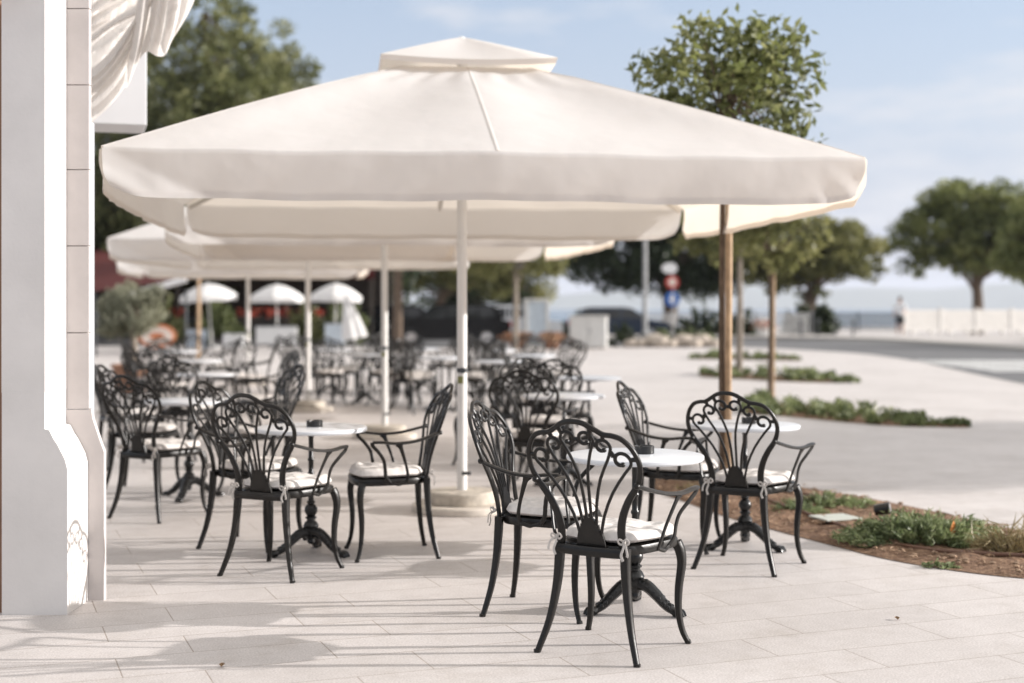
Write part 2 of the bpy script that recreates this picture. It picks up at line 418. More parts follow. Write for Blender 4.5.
# ================================================================== CHAIR
def back_y(u, v): return -.195 - (.13 * v + .33 * v * v) + .32 * u * u
ZR = .44
def bp(u, v): return Vector((u, back_y(u, v), ZR + .955 * v))
def make_chair():
    t = thing('cafe_chair', 'x', 'chair')
    # seat
    m = MB()
    def outline(sc, z):
        pts = []
        for k in range(36):
            a = 2 * PI * k / 36; c, s_ = math.cos(a), math.sin(a)
            c = math.copysign(abs(c) ** .5, c); s_ = math.copysign(abs(s_) ** .55, s_)
            y = .015 + .205 * s_ * sc
            hw = .168 + .07 * (y + .19) / .41
            pts.append(Vector((hw * c * sc, y, z)))
        return pts
    m.quadstrip([outline(.93, .406), outline(.985, .408), outline(1.0, .416), outline(1.0, .436), outline(.985, .443), outline(.92, .444)])
    m.build('seat', M['iron'], t)
    # cushion
    c = MB(); tufts = [(a, b) for a in (-.55, 0, .55) for b in (-.55, 0, .55)]
    def cush(top):
        def fn(u, v):
            a, b = 2 * u - 1, 2 * v - 1
            A = a * math.sqrt(1 - .36 * b * b); B = b * math.sqrt(1 - .36 * a * a)
            y = .018 + .205 * B; hw = .172 + .07 * (y + .19) / .41
            e = max(abs(a), abs(b)); h = max(0.0, 1 - e ** 5) ** .5
            z = .447 + .018
            if top:
                z += .040 * h
                for (p, q) in tufts: z -= .023 * h * math.exp(-((a - p) ** 2 + (b - q) ** 2) / .02)
                z -= .006 * h * (math.exp(-((abs(a) - .28) / .05) ** 2) + math.exp(-((abs(b) - .28) / .05) ** 2))
                z += .004 * math.sin(7 * a + 3 * b) * h
            else: z -= .018 * h
            return Vector((hw * A, y, z))
        return fn
    c.grid(cush(True), 26, 26); c.grid(cush(False), 26, 26, True)
    cu = c.build('cushion', M['cushion'], t, 60)
    for s in (-1, 1):
        r = MB(); k = Vector((s * .150, -.207, .468))
        r.ball(k, .011, 7)
        for dx, dz in ((.032, .018), (-.027, .015)):
            r.tube(spl([k, k + Vector((dx * .6, -.018, dz)), k + Vector((dx, -.012, dz * .1)), k + Vector((dx * .5, -.006, -.012)), k], 4), .0055, .0025, n=6, ref=(0, 1, 0))
        r.tube(spl([k, k + Vector((.006, -.024, -.03)), k + Vector((-.004, -.026, -.06)), k + Vector((.008, -.03, -.088))], 4), [.005, .008], .0025, n=6, ref=(0, 1, 0))
        r.tube(spl([k, k + Vector((s * .022, -.026, -.02)), k + Vector((s * .032, -.03, -.055)), k + Vector((s * .03, -.03, -.066))], 4), [.005, .007], .0025, n=6, ref=(0, 1, 0))
        r.v = [tuple(k + (Vector(q) - k) * .8) for q in r.v]
        r.build('ribbon_tie', M['ribbon'], cu)
    # back
    half = [(.0, .532), (.045, .525), (.085, .503), (.122, .482), (.160, .477), (.198, .462), (.232, .42), (.249, .365), (.245, .315), (.224, .265), (.186, .21), (.154, .145), (.138, .08), (.139, .02), (.150, -.02)]
    full = [(-u, v) for u, v in reversed(half[1:])] + half
    full = [(u * .98, v * .99) for u, v in full]
    P = spl([bp(u, v) for u, v in full], 4)
    b = MB(); n = len(P)
    w = [.016, .0175, .015, .0112, .0102, .0106, .0106, .011, .0106, .0106, .0102, .0112, .015, .0175, .016]
    b.tube(P, w, .0085, n=10, ref=(0, 1, 0), sq=.75)
    b.build('back_frame', M['iron'], t)
    b = MB()
    plate = [(-.068, -.012), (.068, -.012), (.060, .030), (.054, .055), (.044, .050), (.040, .092), (.029, .088), (.022, .112), (.012, .125), (0, .118), (-.012, .125), (-.022, .112), (-.029, .088), (-.040, .092), (-.044, .050), (-.054, .055), (-.060, .030)]
    b.prism(plate, lambda x, y, d: bp(x, y) + Vector((0, d, 0)), -.006, .006)
    b.build('back_plate', M['iron'], t, 30)
    rays = [([(.010, .11), (.013, .21), (.022, .31), (.048, .395)], (.037, .452), .034, -18),
            ([(.030, .09), (.043, .19), (.074, .29), (.118, .37)], (.106, .424), .033, -25),
            ([(.047, .045), (.068, .13), (.116, .23), (.176, .312)], (.175, .368), .038, -38)]
    for s in (-1, 1):
        b = MB()
        for ctrl, (cx, cy), R, a0 in rays:
            pts = [(x, y) for x, y in ctrl]
            for k in range(15):
                f = k / 14; a = math.radians(a0 + f * 318); rr = R * (1 - .60 * f ** 1.5)
                ox = -R * .30 * f * 0
                pts.append((cx + rr * math.cos(a) + ox, cy + rr * math.sin(a)))
            Q = spl([bp(s * x, y) for x, y in pts], 2)
            b.tube(Q, [.0068, .0066, .007, .0075, .008, .0082, .008], .006, n=8, ref=(0, 1, 0))
            e = pts[-1]; b.ball(bp(s * e[0], e[1]), .0105, 8)
        # little collars that tie scroll to scroll and to the frame
        for (x0, y0), (x1, y1) in (((.0, .452), (.010, .452)), ((.062, .476), (.074, .508)), ((.069, .436), (.080, .430)), ((.112, .455), (.121, .48)), ((.136, .405), (.146, .385)), ((.210, .375), (.246, .378))):
            b.tube([bp(s * x0, y0), bp(s * x1, y1)], [.009, .011], .0065, n=8, ref=(0, 1, 0))
        b.build('scrollwork', M['iron'], t)
    # arms
    for s in (-1, 1):
        a = MB()
        A = spl([(s * .226, back_y(.22, .27) - .006, ZR + .255), (s * .244, -.20, .680), (s * .276, -.10, .655), (s * .298, .0, .647), (s * .308, .085, .655), (s * .306, .135, .656)], 5)
        a.tube(A, [.013, .014, .014, .015, .018, .014], .0085, n=8, ref=(0, 0, 1), sq=.8)
        B = spl([(s * .306, .137, .655), (s * .301, .134, .636), (s * .284, .100, .60), (s * .260, .070, .555), (s * .248, .060, .51), (s * .242, .054, .46), (s * .228, .03, .425)], 5)
        a.tube(B, [.012, .0105, .010, .010, .011], .0065, n=8, ref=(1, 0, 0), sq=.8)
        Cc = spl([(s * .296, -.008, .646), (s * .287, -.022, .618), (s * .260, -.052, .53), (s * .243, -.066, .468), (s * .227, -.062, .428)], 5)
        a.tube(Cc, [.024, .012, .008, .0085, .0095], .006, n=8, ref=(1, 0, 0), sq=.8)
        a.tube(spl([(s * .227, -.062, .429), (s * .232, -.02, .416), (s * .232, .0, .420), (s * .228, .03, .425)], 4), .008, n=8)
        a.ball((s * .226, back_y(.22, .27) - .010, ZR + .255), .0135, 8)
        a.build('armrest', M['iron'], t)
    # apron rail across the back
    m = MB(); m.tube(spl([(-.150, -.196, .42), (-.08, -.207, .42), (0, -.21, .42), (.08, -.207, .42), (.150, -.196, .42)], 4), .012, .02, n=8, ref=(0, 0, 1), sq=.6)
    m.build('back_rail', M['iron'], t)
    for s in (-1, 1):
        l = MB(); l.tube(spl([(s * .148, -.186, .44), (s * .148, -.190, .37), (s * .158, -.196, .26), (s * .182, -.212, .13), (s * .222, -.240, .0)], 5), [.0195, .020, .0175, .0145, .012], [.020, .0195, .017, .014, .0115], n=10, ref=(0, 1, 0), sq=.7)
        l.tube([(s * .222, -.240, .012), (s * .2225, -.241, 0)], .0145, n=8)
        l.build('leg', M['iron'], t)
        l = MB(); l.tube(spl([(s * .196, .176, .42), (s * .208, .186, .385), (s * .213, .191, .33), (s * .204, .182, .23), (s * .203, .182, .14), (s * .214, .192, .06), (s * .234, .212, .0)], 5), [.022, .0205, .017, .0145, .0125, .011], [.022, .0205, .017, .0145, .012, .0105], n=10, ref=(0, 1, 0), sq=.7)
        l.tube([(s * .231, .209, .012), (s * .2345, .2125, 0)], .0135, n=8)
        l.build('leg', M['iron'], t)
    return t
CHAIR = make_chair(); used = [False]
def put_chair(x, y, d, label, group):
    rz = math.atan2(-d[0], d[1]) + rnd.uniform(-.02, .02)
    if not used[0]:
        used[0] = True; c = CHAIR; c.location = (x, y, 0); c.rotation_euler = (0, 0, rz); c['label'] = label; c['group'] = group; return c
    return dup(CHAIR, (x, y, 0), rz, label, group)
def dr(deg):     # deg measured to the right of straight away from the camera
    a = math.radians(deg); return (math.sin(a), math.cos(a))

# ================================================================== TABLE
def make_table():
    t = thing('cafe_table', 'x', 'table')
    m = MB(); m.lathe([(.0, .688), (.29, .688), (.308, .690), (.313, .697), (.313, .707), (.310, .712), (.302, .714), (0, .714)], 48)
    m.build('tabletop', M['marble'], t, 30)
    m = MB(); m.lathe([(.0, .665), (.07, .668), (.085, .680), (.085, .6875), (0, .6875)], 20)
    m.lathe([(.0, .14), (.036, .14), (.044, .16), (.034, .18), (.024, .188), (.024, .197), (.032, .202), (.032, .209), (.022, .214), (.028, .223), (.037, .24), (.036, .258), (.026, .275), (.017, .282), (.024, .288), (.024, .296), (.016, .302), (.015, .44), (.019, .446), (.019, .456), (.0145, .462), (.0145, .52), (.019, .526), (.019, .534), (.014, .54), (.014, .655), (.022, .668)], 16)
    m.lathe([(0, .055), (.012, .058), (.022, .07), (.02, .085), (.03, .10), (.045, .12), (.046, .14), (.03, .155), (0, .155)], 16)
    m.build('pedestal', M['iron2'], t)
    for k in range(3):
        a = 2 * PI * k / 3 + .35; ca, sa = math.cos(a), math.sin(a)
        l = MB()
        def q(r, z, o=0): return Vector((ca * r - sa * o, sa * r + ca * o, z))
        P = spl([q(.015, .125), q(.06, .122), (q(.11, .088)), q(.16, .045), q(.20, .024), q(.222, .02)], 4)
        l.tube(P, [.034, .033, .029, .025, .022, .02], [.026, .028, .025, .02, .016, .014], n=10, ref=(0, 0, 1))
        for i in range(7):     # leaf ornament along the knee
            f = .12 + i * .1; p = P[int(f * (len(P) - 1))]
            l.ball(p + Vector((0, 0, .024 - .008 * f)), .011, 6, (1, 1, .9))
            for o in (-1, 1): l.ball(p + Vector((-sa * o * .02, ca * o * .02, .013 - .004 * f)), .010, 6)
        for o in (-.016, 0, .016):     # claw foot
            l.tube(spl([q(.205, .028, o * .8), q(.235, .024, o * 1.1), q(.25, .004, o * 1.3)], 3), [.011, .011, .006], n=7)
        l.ball(q(.215, .02), .026, 8, (1, 1, .8))
        l.build('foot', M['iron2'], t)
    return t
TABLE = make_table(); tused = [False]; ASH = [None]
def put_table(x, y, label, group, rz=0.0):
    if not tused[0]:
        tused[0] = True; TABLE.location = (x, y, 0); TABLE.rotation_euler = (0, 0, rz); TABLE['label'] = label; TABLE['group'] = group; return TABLE
    return dup(TABLE, (x, y, 0), rz, label, group)
def put_ash(x, y, label):
    if ASH[0] is None:
        m = MB(); R = .046; h = .036
        prof = [(0, 0), (R * .92, 0), (R, .003), (R, h - .002), (R - .002, h), (R - .008, h), (R - .010, h - .003), (R - .011, .010), (0, .009)]
        n = 24; rings = []
        for r, z in prof:
            ring = []
            for k in range(n):
                zz = z - (.009 if (k % 8 == 0 and z > h - .004) else 0)
                ring.append(Vector((r * math.cos(2 * PI * k / n), r * math.sin(2 * PI * k / n), zz)))
            rings.append(ring)
        m.quadstrip(rings); o = m.build('ashtray', M['ash'], None, 40); ASH[0] = o
    else:
        o = ASH[0].copy(); COL.objects.link(o)
    o.location = (x, y, .7145); tag(o, label, 'ashtray', 'black ashtrays on the café tables'); return o

GC = 'scrollwork chairs of the front café tables'
GT = 'round white café tables'
T1 = gp(635, 611); T2 = gp(745, 548); T3 = gp(311, 554)
put_table(T1.x, T1.y, 'round white table with black pedestal behind the nearest chair', GT, 1.12)
put_table(T2.x, T2.y, 'round white table beside the planting bed soil', GT, 1.05)
put_table(T3.x, T3.y, 'round white table nearest the white pillar, with an ashtray', GT, 1.22)
put_ash(T1.x + .045, T1.y + .03, 'black ashtray on the table behind the nearest chair')
put_ash(T2.x + .03, T2.y + .02, 'black ashtray on the table beside the planting bed')
put_ash(T3.x + .02, T3.y + .0, 'black ashtray on the table nearest the white pillar')
c = (gp(538, 650) + gp(633, 667) + gp(690, 648) + gp(579, 625)) / 4
put_chair(c.x + .02, c.y, dr(31), 'nearest black scrollwork armchair, its back fully toward us', GC)
c = (gp(693, 565) + gp(771, 575) + gp(800, 564) + gp(717, 555)) / 4
put_chair(c.x + .02, c.y - .03, dr(29), 'black scrollwork armchair, back to us, beside the brown planting bed', GC)
put_chair(.165, 6.40, dr(108), 'black armchair seen from the side, left of the nearest table', GC)
put_chair(.965, 8.12, dr(108), 'black armchair in side view between the two right tables', GC)
c = (gp(219.5, 574) + gp(290, 582.5) + gp(341, 570) + gp(265, 560)) / 4
put_chair(c.x + .02, c.y, dr(25), 'black armchair back to us at the table nearest the pillar', GC)
put_chair(-.69, 7.86, dr(-104), 'black armchair facing left in side view before the umbrella pole', GC)
put_chair(-1.50, 8.16, dr(107), 'black armchair half hidden behind the one at the pillar table', GC)
# left rows beside the facade
T4 = gp(189, 498)
put_table(T4.x, T4.y, 'round table beyond the pillar, partly hidden by its chair', GT, .1)
put_chair(-2.33, 9.28, dr(30), 'black armchair back to us right beside the white pillar', GC)
put_chair(-1.92, 10.5, dr(-122), 'black armchair facing left, right of the second pillar table', GC)
put_chair(-2.78, 10.6, dr(95), 'black armchair behind the chair beside the white pillar', GC)
GB = 'blurred scrollwork chairs in the left row'
LB = 'blurred black armchair in the row receding behind the pillar'
for (tx, ty, lab) in ((-3.10, 14.3, 'blurred round table with bright top left of the second pole'), (-4.02, 17.9, 'second blurred round table from the olive tree'), (-5.2, 21.8, 'farthest blurred round table near the olive tree')):
    put_table(tx, ty, lab, GT, .4)
put_chair(-2.52, 14.2, dr(-120), 'blurred black armchair facing left beside the leftmost umbrella pole', GB)
put_chair(-3.62, 14.3, dr(95), LB, GB); put_chair(-3.0, 12.9, dr(15), LB, GB); put_chair(-3.35, 12.2, dr(60), LB, GB)
put_chair(-4.6, 17.9, dr(90), LB, GB); put_chair(-4.1, 16.6, dr(10), LB, GB); put_chair(-3.4, 18.3, dr(-100), LB, GB); put_chair(-3.8, 19, dr(190), LB, GB)
put_chair(-5.8, 21.9, dr(85), LB, GB); put_chair(-5.1, 20.8, dr(5), LB, GB); put_chair(-4.6, 22, dr(-95), LB, GB); put_chair(-5.3, 22.9, dr(180), LB, GB)
# middle group behind the front pole
put_table(.40, 10.75, 'round white table behind the two nearest chairs', GT, .2)
put_table(.74, 13.5, 'blurred round table right of the middle chairs', GT, .2)
put_table(-.16, 17.6, 'blurred round table just right of the front umbrella pole', GT, .2)
GM = 'middle scrollwork chairs behind the front umbrella pole'
put_chair(.14, 10.05, dr(14), 'dark armchair back to us directly behind the side view chair', GM)
put_chair(.30, 11.4, dr(188), 'dark armchair facing us behind the middle table', GM)
put_chair(.42, 12.4, dr(52), 'blurred armchair with sunlit arm right of the middle chairs', GM)
put_chair(-.22, 12.4, dr(-60), 'blurred armchair right behind the front umbrella pole', GM)
put_chair(.25, 13.9, dr(95), 'blurred armchair farthest of the middle chairs', GM)
# far cluster
GF = 'blurred scrollwork chairs of the far cluster'; LF = 'blurred armchair in the far cluster of tables behind the thin poles'
LT = 'blurred round table within the far cluster of chairs'
for (tx, ty) in ((-2.15, 20.2), (-.95, 18.9), (-1.5, 23.2), (-.25, 22.4), (-2.9, 22.6), (.3, 19.8)):
    put_table(tx, ty, LT, 'far cluster tables', rnd.uniform(0, 2))
    for k in range(4):
        a = math.radians(45 + 90 * k + rnd.uniform(-14, 14)); r = .56 + rnd.uniform(0, .1)
        put_chair(tx + r * math.cos(a), ty + r * math.sin(a), (-math.cos(a), -math.sin(a)), LF, GF)

# ================================================================== BIG UMBRELLAS
def make_umbrella():
    t = thing('market_umbrella', 'x', 'umbrella')
    S, z0, z1, r1 = 2.065, 2.215, 2.955, .20
    def edge(q):     # q in 0..4 round the square -> unit square point
        q = q % 4; k = int(q); f = q - k
        c = [(-1, -1), (1, -1), (1, 1), (-1, 1), (-1, -1)]
        return c[k][0] * (1 - f) + c[k + 1][0] * f, c[k][1] * (1 - f) + c[k + 1][1] * f, f
    m = MB(); N = 64
    def can(u, v):
        x, y, f = edge(u * 4)
        r = r1 + (1 - r1) * v
        z = z1 + (z0 - z1) * (v ** 1.04)
        sag = (math.sin(f * 2 * PI) ** 2) * math.sin(PI * min(1, v * .92 + .0)) * .045 * (1 - v ** 4)
        pull = 1 + .030 * (1 - abs(2 * f - 1)) * v - .006 * math.sin(f * 2 * PI) ** 2 * v
        return Vector((x * S * r * pull, y * S * r * pull, z - sag + .012 * abs(math.cos(f * 2 * PI)) ** 6 * v * (1 - v) * 4 - .006 * math.sin(f * 2 * PI) ** 2 * v + .005 * math.sin(u * 2 * PI * 29 + 6 * math.sin(v * 9)) * math.exp(-((v - .12) / .10) ** 2) + .003 * math.sin(u * 160 + v * 14) * math.exp(-((1 - v) / .12) ** 2)))
    m.grid(can, 320, 30, True)
    ca = m.build('canopy', M['canvas'], t, 50)
    cap = MB()
    def capf(u, v):
        x, y, f = edge(u * 4); r = .277 * (.03 + .97 * v)
        z = 3.225 - .245 * v ** 1.05 - .02 * math.sin(f * PI) ** 2 * math.sin(PI * v) + .022 * (1 - math.sin(f * PI)) * v
        return Vector((x * S * r, y * S * r, z))
    cap.grid(capf, 32, 8, True)
    def caph(u, v):
        p = capf(u, 1); return p + Vector((-p.x * .02 * v, -p.y * .02 * v, -.035 * v))
    cap.grid(caph, 32, 1, True)
    cap.build('vent_cap', M['canvas'], ca, 60)
    fi = MB(); fi.lathe([(0, 3.19), (.05, 3.198), (.05, 3.212), (.03, 3.222), (.018, 3.232), (0, 3.234)], 14); fi.build('finial', M['alu'], t)
    # stitched seams over the ribs
    for k in range(8):
        se = MB(); w_ = .011
        def sf(u, v, k=k):
            p = can((k / 8 + (u - .5) * 2 * w_ / (S * (r1 + (1 - r1) * max(.15, v)) * 8)) % 1, v); return p + Vector((0, 0, .0035 if .2 < u < .8 else .001))
        se.grid(sf, 4, 20, True); se.build('seam', M['canvas'], ca, 30)
    # valances, one per side, slit at the corners
    for k in range(4):
        va = MB()
        def vf(u, v, k=k):
            g = .004 + .992 * u
            p = can((k + g) / 4, 1); ex, ey, f = edge(k + g)
            nx, ny = [(0, -1), (1, 0), (0, 1), (-1, 0)][k]
            tx, ty = -ny, nx
            c = min(u, 1 - u)
            e = max(0, 1 - c / .05)
            drop = .265 - .05 * e ** 2.2
            # soft roll over the rim, then hanging cloth
            L = drop * v; rad = .015; th0 = math.radians(24); arc = rad * (PI / 2 - th0)
            if L < arc:
                th = th0 + L / rad; o_ = rad * (math.sin(th) - math.sin(th0)); d_ = rad * (math.cos(th0) - math.cos(th))
            else:
                o_ = rad * (1 - math.sin(th0)); d_ = rad * math.cos(th0) + L - arc
            hang = max(0, (L - arc) / .25)
            rip = (.006 * math.sin(u * 23 + k) + .010 * math.sin(u * 9.1 + 2 * k) + .004 * math.sin(u * 61 + 5 * v)) * hang
            cm = u * 2 * S                       # metres from the first corner: a slack fold hangs here
            fold = .20 * max(0, d_ * 2.0 - cm) if (cm < .6 and k % 2 == 0) else 0
            cm2 = (1 - u) * 2 * S
            crum = .012 * hang * math.sin(cm2 * 26 + d_ * 30) * max(0, 1 - cm2 / .35) + .010 * hang * math.sin(cm * 24 - d_ * 34) * max(0, 1 - cm / .35)
            out = o_ - .03 * hang * hang + rip * max(.15, 1 - max(0, 1 - c / .06)) + crum
            sc = 1 + out / S
            inw = .045 * hang * hang * max(0, 1 - c / .08) * (1 if u < .5 else -1)
            return Vector((p.x * sc + tx * inw + nx * fold * .8, p.y * sc + ty * inw + ny * fold * .8, p.z - d_ + .003 * math.sin(u * 14 + k) * v))
        va.grid(vf, 110, 16)
        vo = va.build('valance', M['canvas'], t, 60)
        he = MB()
        def hf(u, v, k=k):
            p = vf(u, .86 + .141 * v); nx, ny = [(0, -1), (1, 0), (0, 1), (-1, 0)][k]; return p + Vector((nx * .003, ny * .003, 0))
        he.grid(hf, 110, 3); he.build('hem', M['canvas'], vo, 60)
    for k in range(8):
        x, y, f = edge(k / 2)
        r = MB()
        r.tube([(x * S * .06, y * S * .06, 2.93), (x * S * .98, y * S * .98, z0 - .02)], .014, .02, n=6, ref=(0, 0, 1))
        rb = r.build('rib', M['rib'], t)
        r = MB(); r.tube([(x * S * .03, y * S * .03, 2.28), (x * S * .5, y * S * .5, 2.53)], .010, .014, n=6, ref=(0, 0, 1)); r.build('strut', M['rib'], rb)
    p = MB(); p.tube([(0, 0, .09), (0, 0, 3.2)], .034, n=20)
    p.lathe([(.034, 2.22), (.07, 2.23), (.075, 2.27), (.07, 2.31), (.034, 2.32)], 16); p.lathe([(.034, 2.86), (.08, 2.87), (.08, 2.95), (.034, 2.97)], 16)
    p.lathe([(.034, .09), (.05, .09), (.05, .115), (.045, .125), (.034, .126)], 16)
    po = p.build('pole', M['alu'], t)
    kn = MB(); kn.tube([(0, -.03, .955), (0, -.062, .955)], .02, n=12); kn.tube([(.0, -.03, .255), (.055, -.05, .255)], .012, n=10); kn.lathe([(.0345, .94), (.038, .942), (.038, .968), (.0345, .97)], 16)
    kn.build('knob', M['darkmetal'], po)
    st = MB(); st.grid(lambda u, v: Vector((.0347 * math.cos(-2.7 + 1.3 * u), .0347 * math.sin(-2.7 + 1.3 * u), .865 + .05 * v)), 8, 1); st.build('sticker', M['sticker'], po)
    b = MB(); b.lathe([(0, 0), (.335, 0), (.34, .006), (.34, .042), (.332, .05), (0, .05)], 40); ba = b.build('base', M['basestone2'], t, 30)
    b = MB(); b.lathe([(0, .05), (.222, .05), (.228, .055), (.228, .125), (.218, .135), (0, .14)], 36); b.build('base_block', M['basestone'], ba, 30)
    return t
UMB = make_umbrella()
UC = gp(462, 510)
UMB.location = (UC.x, UC.y, 0); UMB.rotation_euler = (0, 0, math.radians(7.2))
UMB['label'] = 'large cream market umbrella nearest to us, covering most of the terrace'; UMB['group'] = 'cream umbrellas in a row'
for (px, py, rz, lab) in ((384.5, 438, 8, 'second cream umbrella, mostly hidden below the nearest canopy'), (308, 411, -1, 'third cream umbrella in the row, only its edge and pole showing'), (248, 384, 9, 'farthest cream umbrella, with the leftmost thin white pole')):
    q = gp(px, py); dup(UMB, (q.x, q.y, 0), math.radians(rz), lab, 'cream umbrellas in a row')

# ================================================================== PILLAR / FACADE
def facade():
    t = thing('cafe_facade', 'white plastered corner of the café with chamfered plinth', 'building')
    m = MB()
    # shaft: front face at y=6.3, lit side at x=-2.1
    m.box((-2.20, 6.475, 3.0), (.195, .35, 4.0)); m.box((-2.36, 6.62, 3.0), (.13, .1, 6)); 
    m.build('shaft', M['plaster'], t, 0)
    m = MB()
    xr, xl = -2.0, -2.292
    prof = [(xr, 0), (xr, .655), (xr - .012, .70), (xr - .045, .765), (xr - .062, .79), (xr - .082, .83), (-2.1025, .835), (-2.1025, 1.0), (xl - .003, 1.0), (xl - .003, 0)]
    m.prism(prof, lambda x, z, d: Vector((x, d, z)), 6.297, 6.60)
    m.build('plinth', M['plaster'], t, 0)
    # set-back stone part behind
    s = MB(); zb = .93
    pr = [(-2.6, 0), (-1.925, 0), (-1.925, .70), (-1.945, .755), (-1.98, .86), (-1.985, .90), (-2.6, .90)]
    s.prism(pr, lambda x, z, d: Vector((x, d, z)), 6.603, 6.64)
    s.build('cladding_plinth', M['stone'], t, 0)
    s = MB(); z = .903; i = 0
    while z < 5:
        h = (.36, .41, .36, .40)[i % 4]; s.box((-2.29, 6.623, z + h / 2), (.59, .034, h - .004), 0, .002); z += h; i += 1
    s.build('cladding', M['stone'], t, 0)
    j = MB(); j.box((-2.31, 6.635, 3.0), (.60, .03, 4.1)); j.build('mortar', M['joint'], t, 0)
    w = MB(); w.box((-5.2, 6.95, 3.2), (5.6, .26, 6.4)); w.build('wall', M['plaster'], t, 0)
    d = MB(); d.box((-2.335, 6.40, 1.6), (.06, .12, 3.2)); d.build('door_frame', M['doorwood'], t, 0)
    p = MB(); p.tube([(-2.108, 6.98, .7), (-2.108, 6.98, 2.30)], .026, n=14); p.build('downpipe', M['greypipe'], t)
    b = MB(); b.box((-3.33, 9.75, 3.36), (1.5, .5, 1.42), math.radians(17), .004); b.build('canopy_box', M['boxwhite'], t, 0)
    for k in range(1): pass
    l = MB(); l.tube(spl([(-2.30, 6.285, 2.86), (-2.29, 6.22, 2.84), (-2.275, 6.20, 2.79), (-2.285, 6.21, 2.75)], 5), .012, n=8); l.ball((-2.285, 6.205, 2.735), .022, 8)
    l.build('lamp_bracket', M['doorwood'], t)
    return t
facade()
def drape():
    # gathered awning cloth hanging in swags off its folded arm
    t = thing('folded_awning', 'white awning cloth hanging in loose swags above the pillar', 'awning')
    def sheet(curves, name, parent, k=5, n=24):
        rows = [spl([wp(x, y, Y) for x, y in c], 8) for c, Y in curves]
        rows = [[r[min(len(r) - 1, round(i * (len(r) - 1) / n))] for i in range(n + 1)] for r in rows]
        cols = [spl([r[i] for r in rows], k) for i in range(n + 1)]
        m = MB(); nu, nv = len(cols) - 1, len(cols[0]) - 1
        def fn(u, v):
            p = cols[round(u * nu)][round(v * nv)]
            return p + Vector((0, .003 * math.sin(14 * v + 9 * u), .002 * math.sin(11 * u + 7 * v)))
        m.grid(fn, nu, nv)
        return m.build(name, M['canvas2'], parent, 80)
    up = sheet([(((70, -40), (110, -70), (150, -110)), 8.7), (((70, -10), (110, -45), (150, -80)), 8.5), (((72, 16), (110, -14), (146, -48)), 8.66), (((72, 28), (110, 0), (148, -30)), 8.48),
           (((72, 42), (110, 12), (150, -14)), 8.66), (((74, 52), (108, 26), (142, 8)), 8.46), (((74, 58), (108, 30), (142, 12)), 8.52)], 'upper_swag', t)
    sheet([(((74, 56), (108, 28), (142, 10)), 8.58), (((74, 68), (108, 40), (142, 14)), 8.86), (((74, 88), (110, 56), (144, 12)), 8.72)], 'inner_cloth', t)
    sheet([(((74, 82), (110, 52), (142, 8)), 8.50), (((74, 92), (113, 58), (146, 2)), 8.38), (((74, 99), (115, 63), (150, 0)), 8.52), (((74, 110), (117, 69), (154, -2)), 8.38), (((74, 118), (118, 77), (157, 0)), 8.53), (((76, 133), (119, 90), (150, 30)), 8.42), (((76, 137), (120, 94), (150, 36)), 8.5)], 'lower_swag', t)
    sheet([(((140, -24), (132, 38), (123, 84)), 8.42), (((147, -24), (139, 40), (128, 86)), 8.24), (((155, -24), (146, 30), (138, 62)), 8.42), (((163, -24), (154, 28), (147, 52)), 8.26), (((172, -24), (163, 30), (156, 56)), 8.42), (((182, -24), (174, 24), (165, 55)), 8.26), (((192, -24), (184, 14), (172, 40)), 8.42), (((204, -30), (193, 4), (180, 28)), 8.3)], 'hanging_fold', t)
    a = MB(); a.tube([wp(215, -60, 8.75), wp(60, 40, 8.95)], .025, n=10); a.build('folding_arm', M['alu'], t)
drape()

# ================================================================== PLANTING BEDS
def bed(label, lower, upper, hgt=.03, seed=1, group='planting beds'):
    lo = spl([gp(*p) for p in lower], 6); up = spl([gp(*p) for p in upper], 6)
    def at(P, u): x = u * (len(P) - 1); i = min(int(x), len(P) - 2); return P[i].lerp(P[i + 1], x - i)
    rr = random.Random(seed); ph = [rr.uniform(0, 6) for _ in range(6)]
    def fn(u, v):
        p = at(lo, u).lerp(at(up, u), v)
        h = .35 + .3 * math.sin(9.7 * p.x + ph[0]) * math.sin(7.3 * p.y + ph[1]) + .35 * math.sin(23 * p.x + ph[2] + 5 * p.y) * math.sin(19 * p.y + ph[3])
        p.z = .004 + max(0, h) * hgt * min(1, 5 * min(v, 1 - v)) + .006 * min(1, 8 * min(v, 1 - v))
        return p
    m = MB(); m.grid(fn, 90, 24, False)
    o = m.build('soil', M['soil'], None); o['kind'] = 'structure'
    return lo, up, at
lo, up, at = bed('x', [(655, 491), (723, 516), (780, 532), (840, 548), (884, 559), (940, 569), (1003, 577), (1080, 583)],
                 [(655, 479), (700, 477), (750, 481), (804, 488), (860, 497), (940, 513), (1024, 532), (1090, 548)], .035, 2)
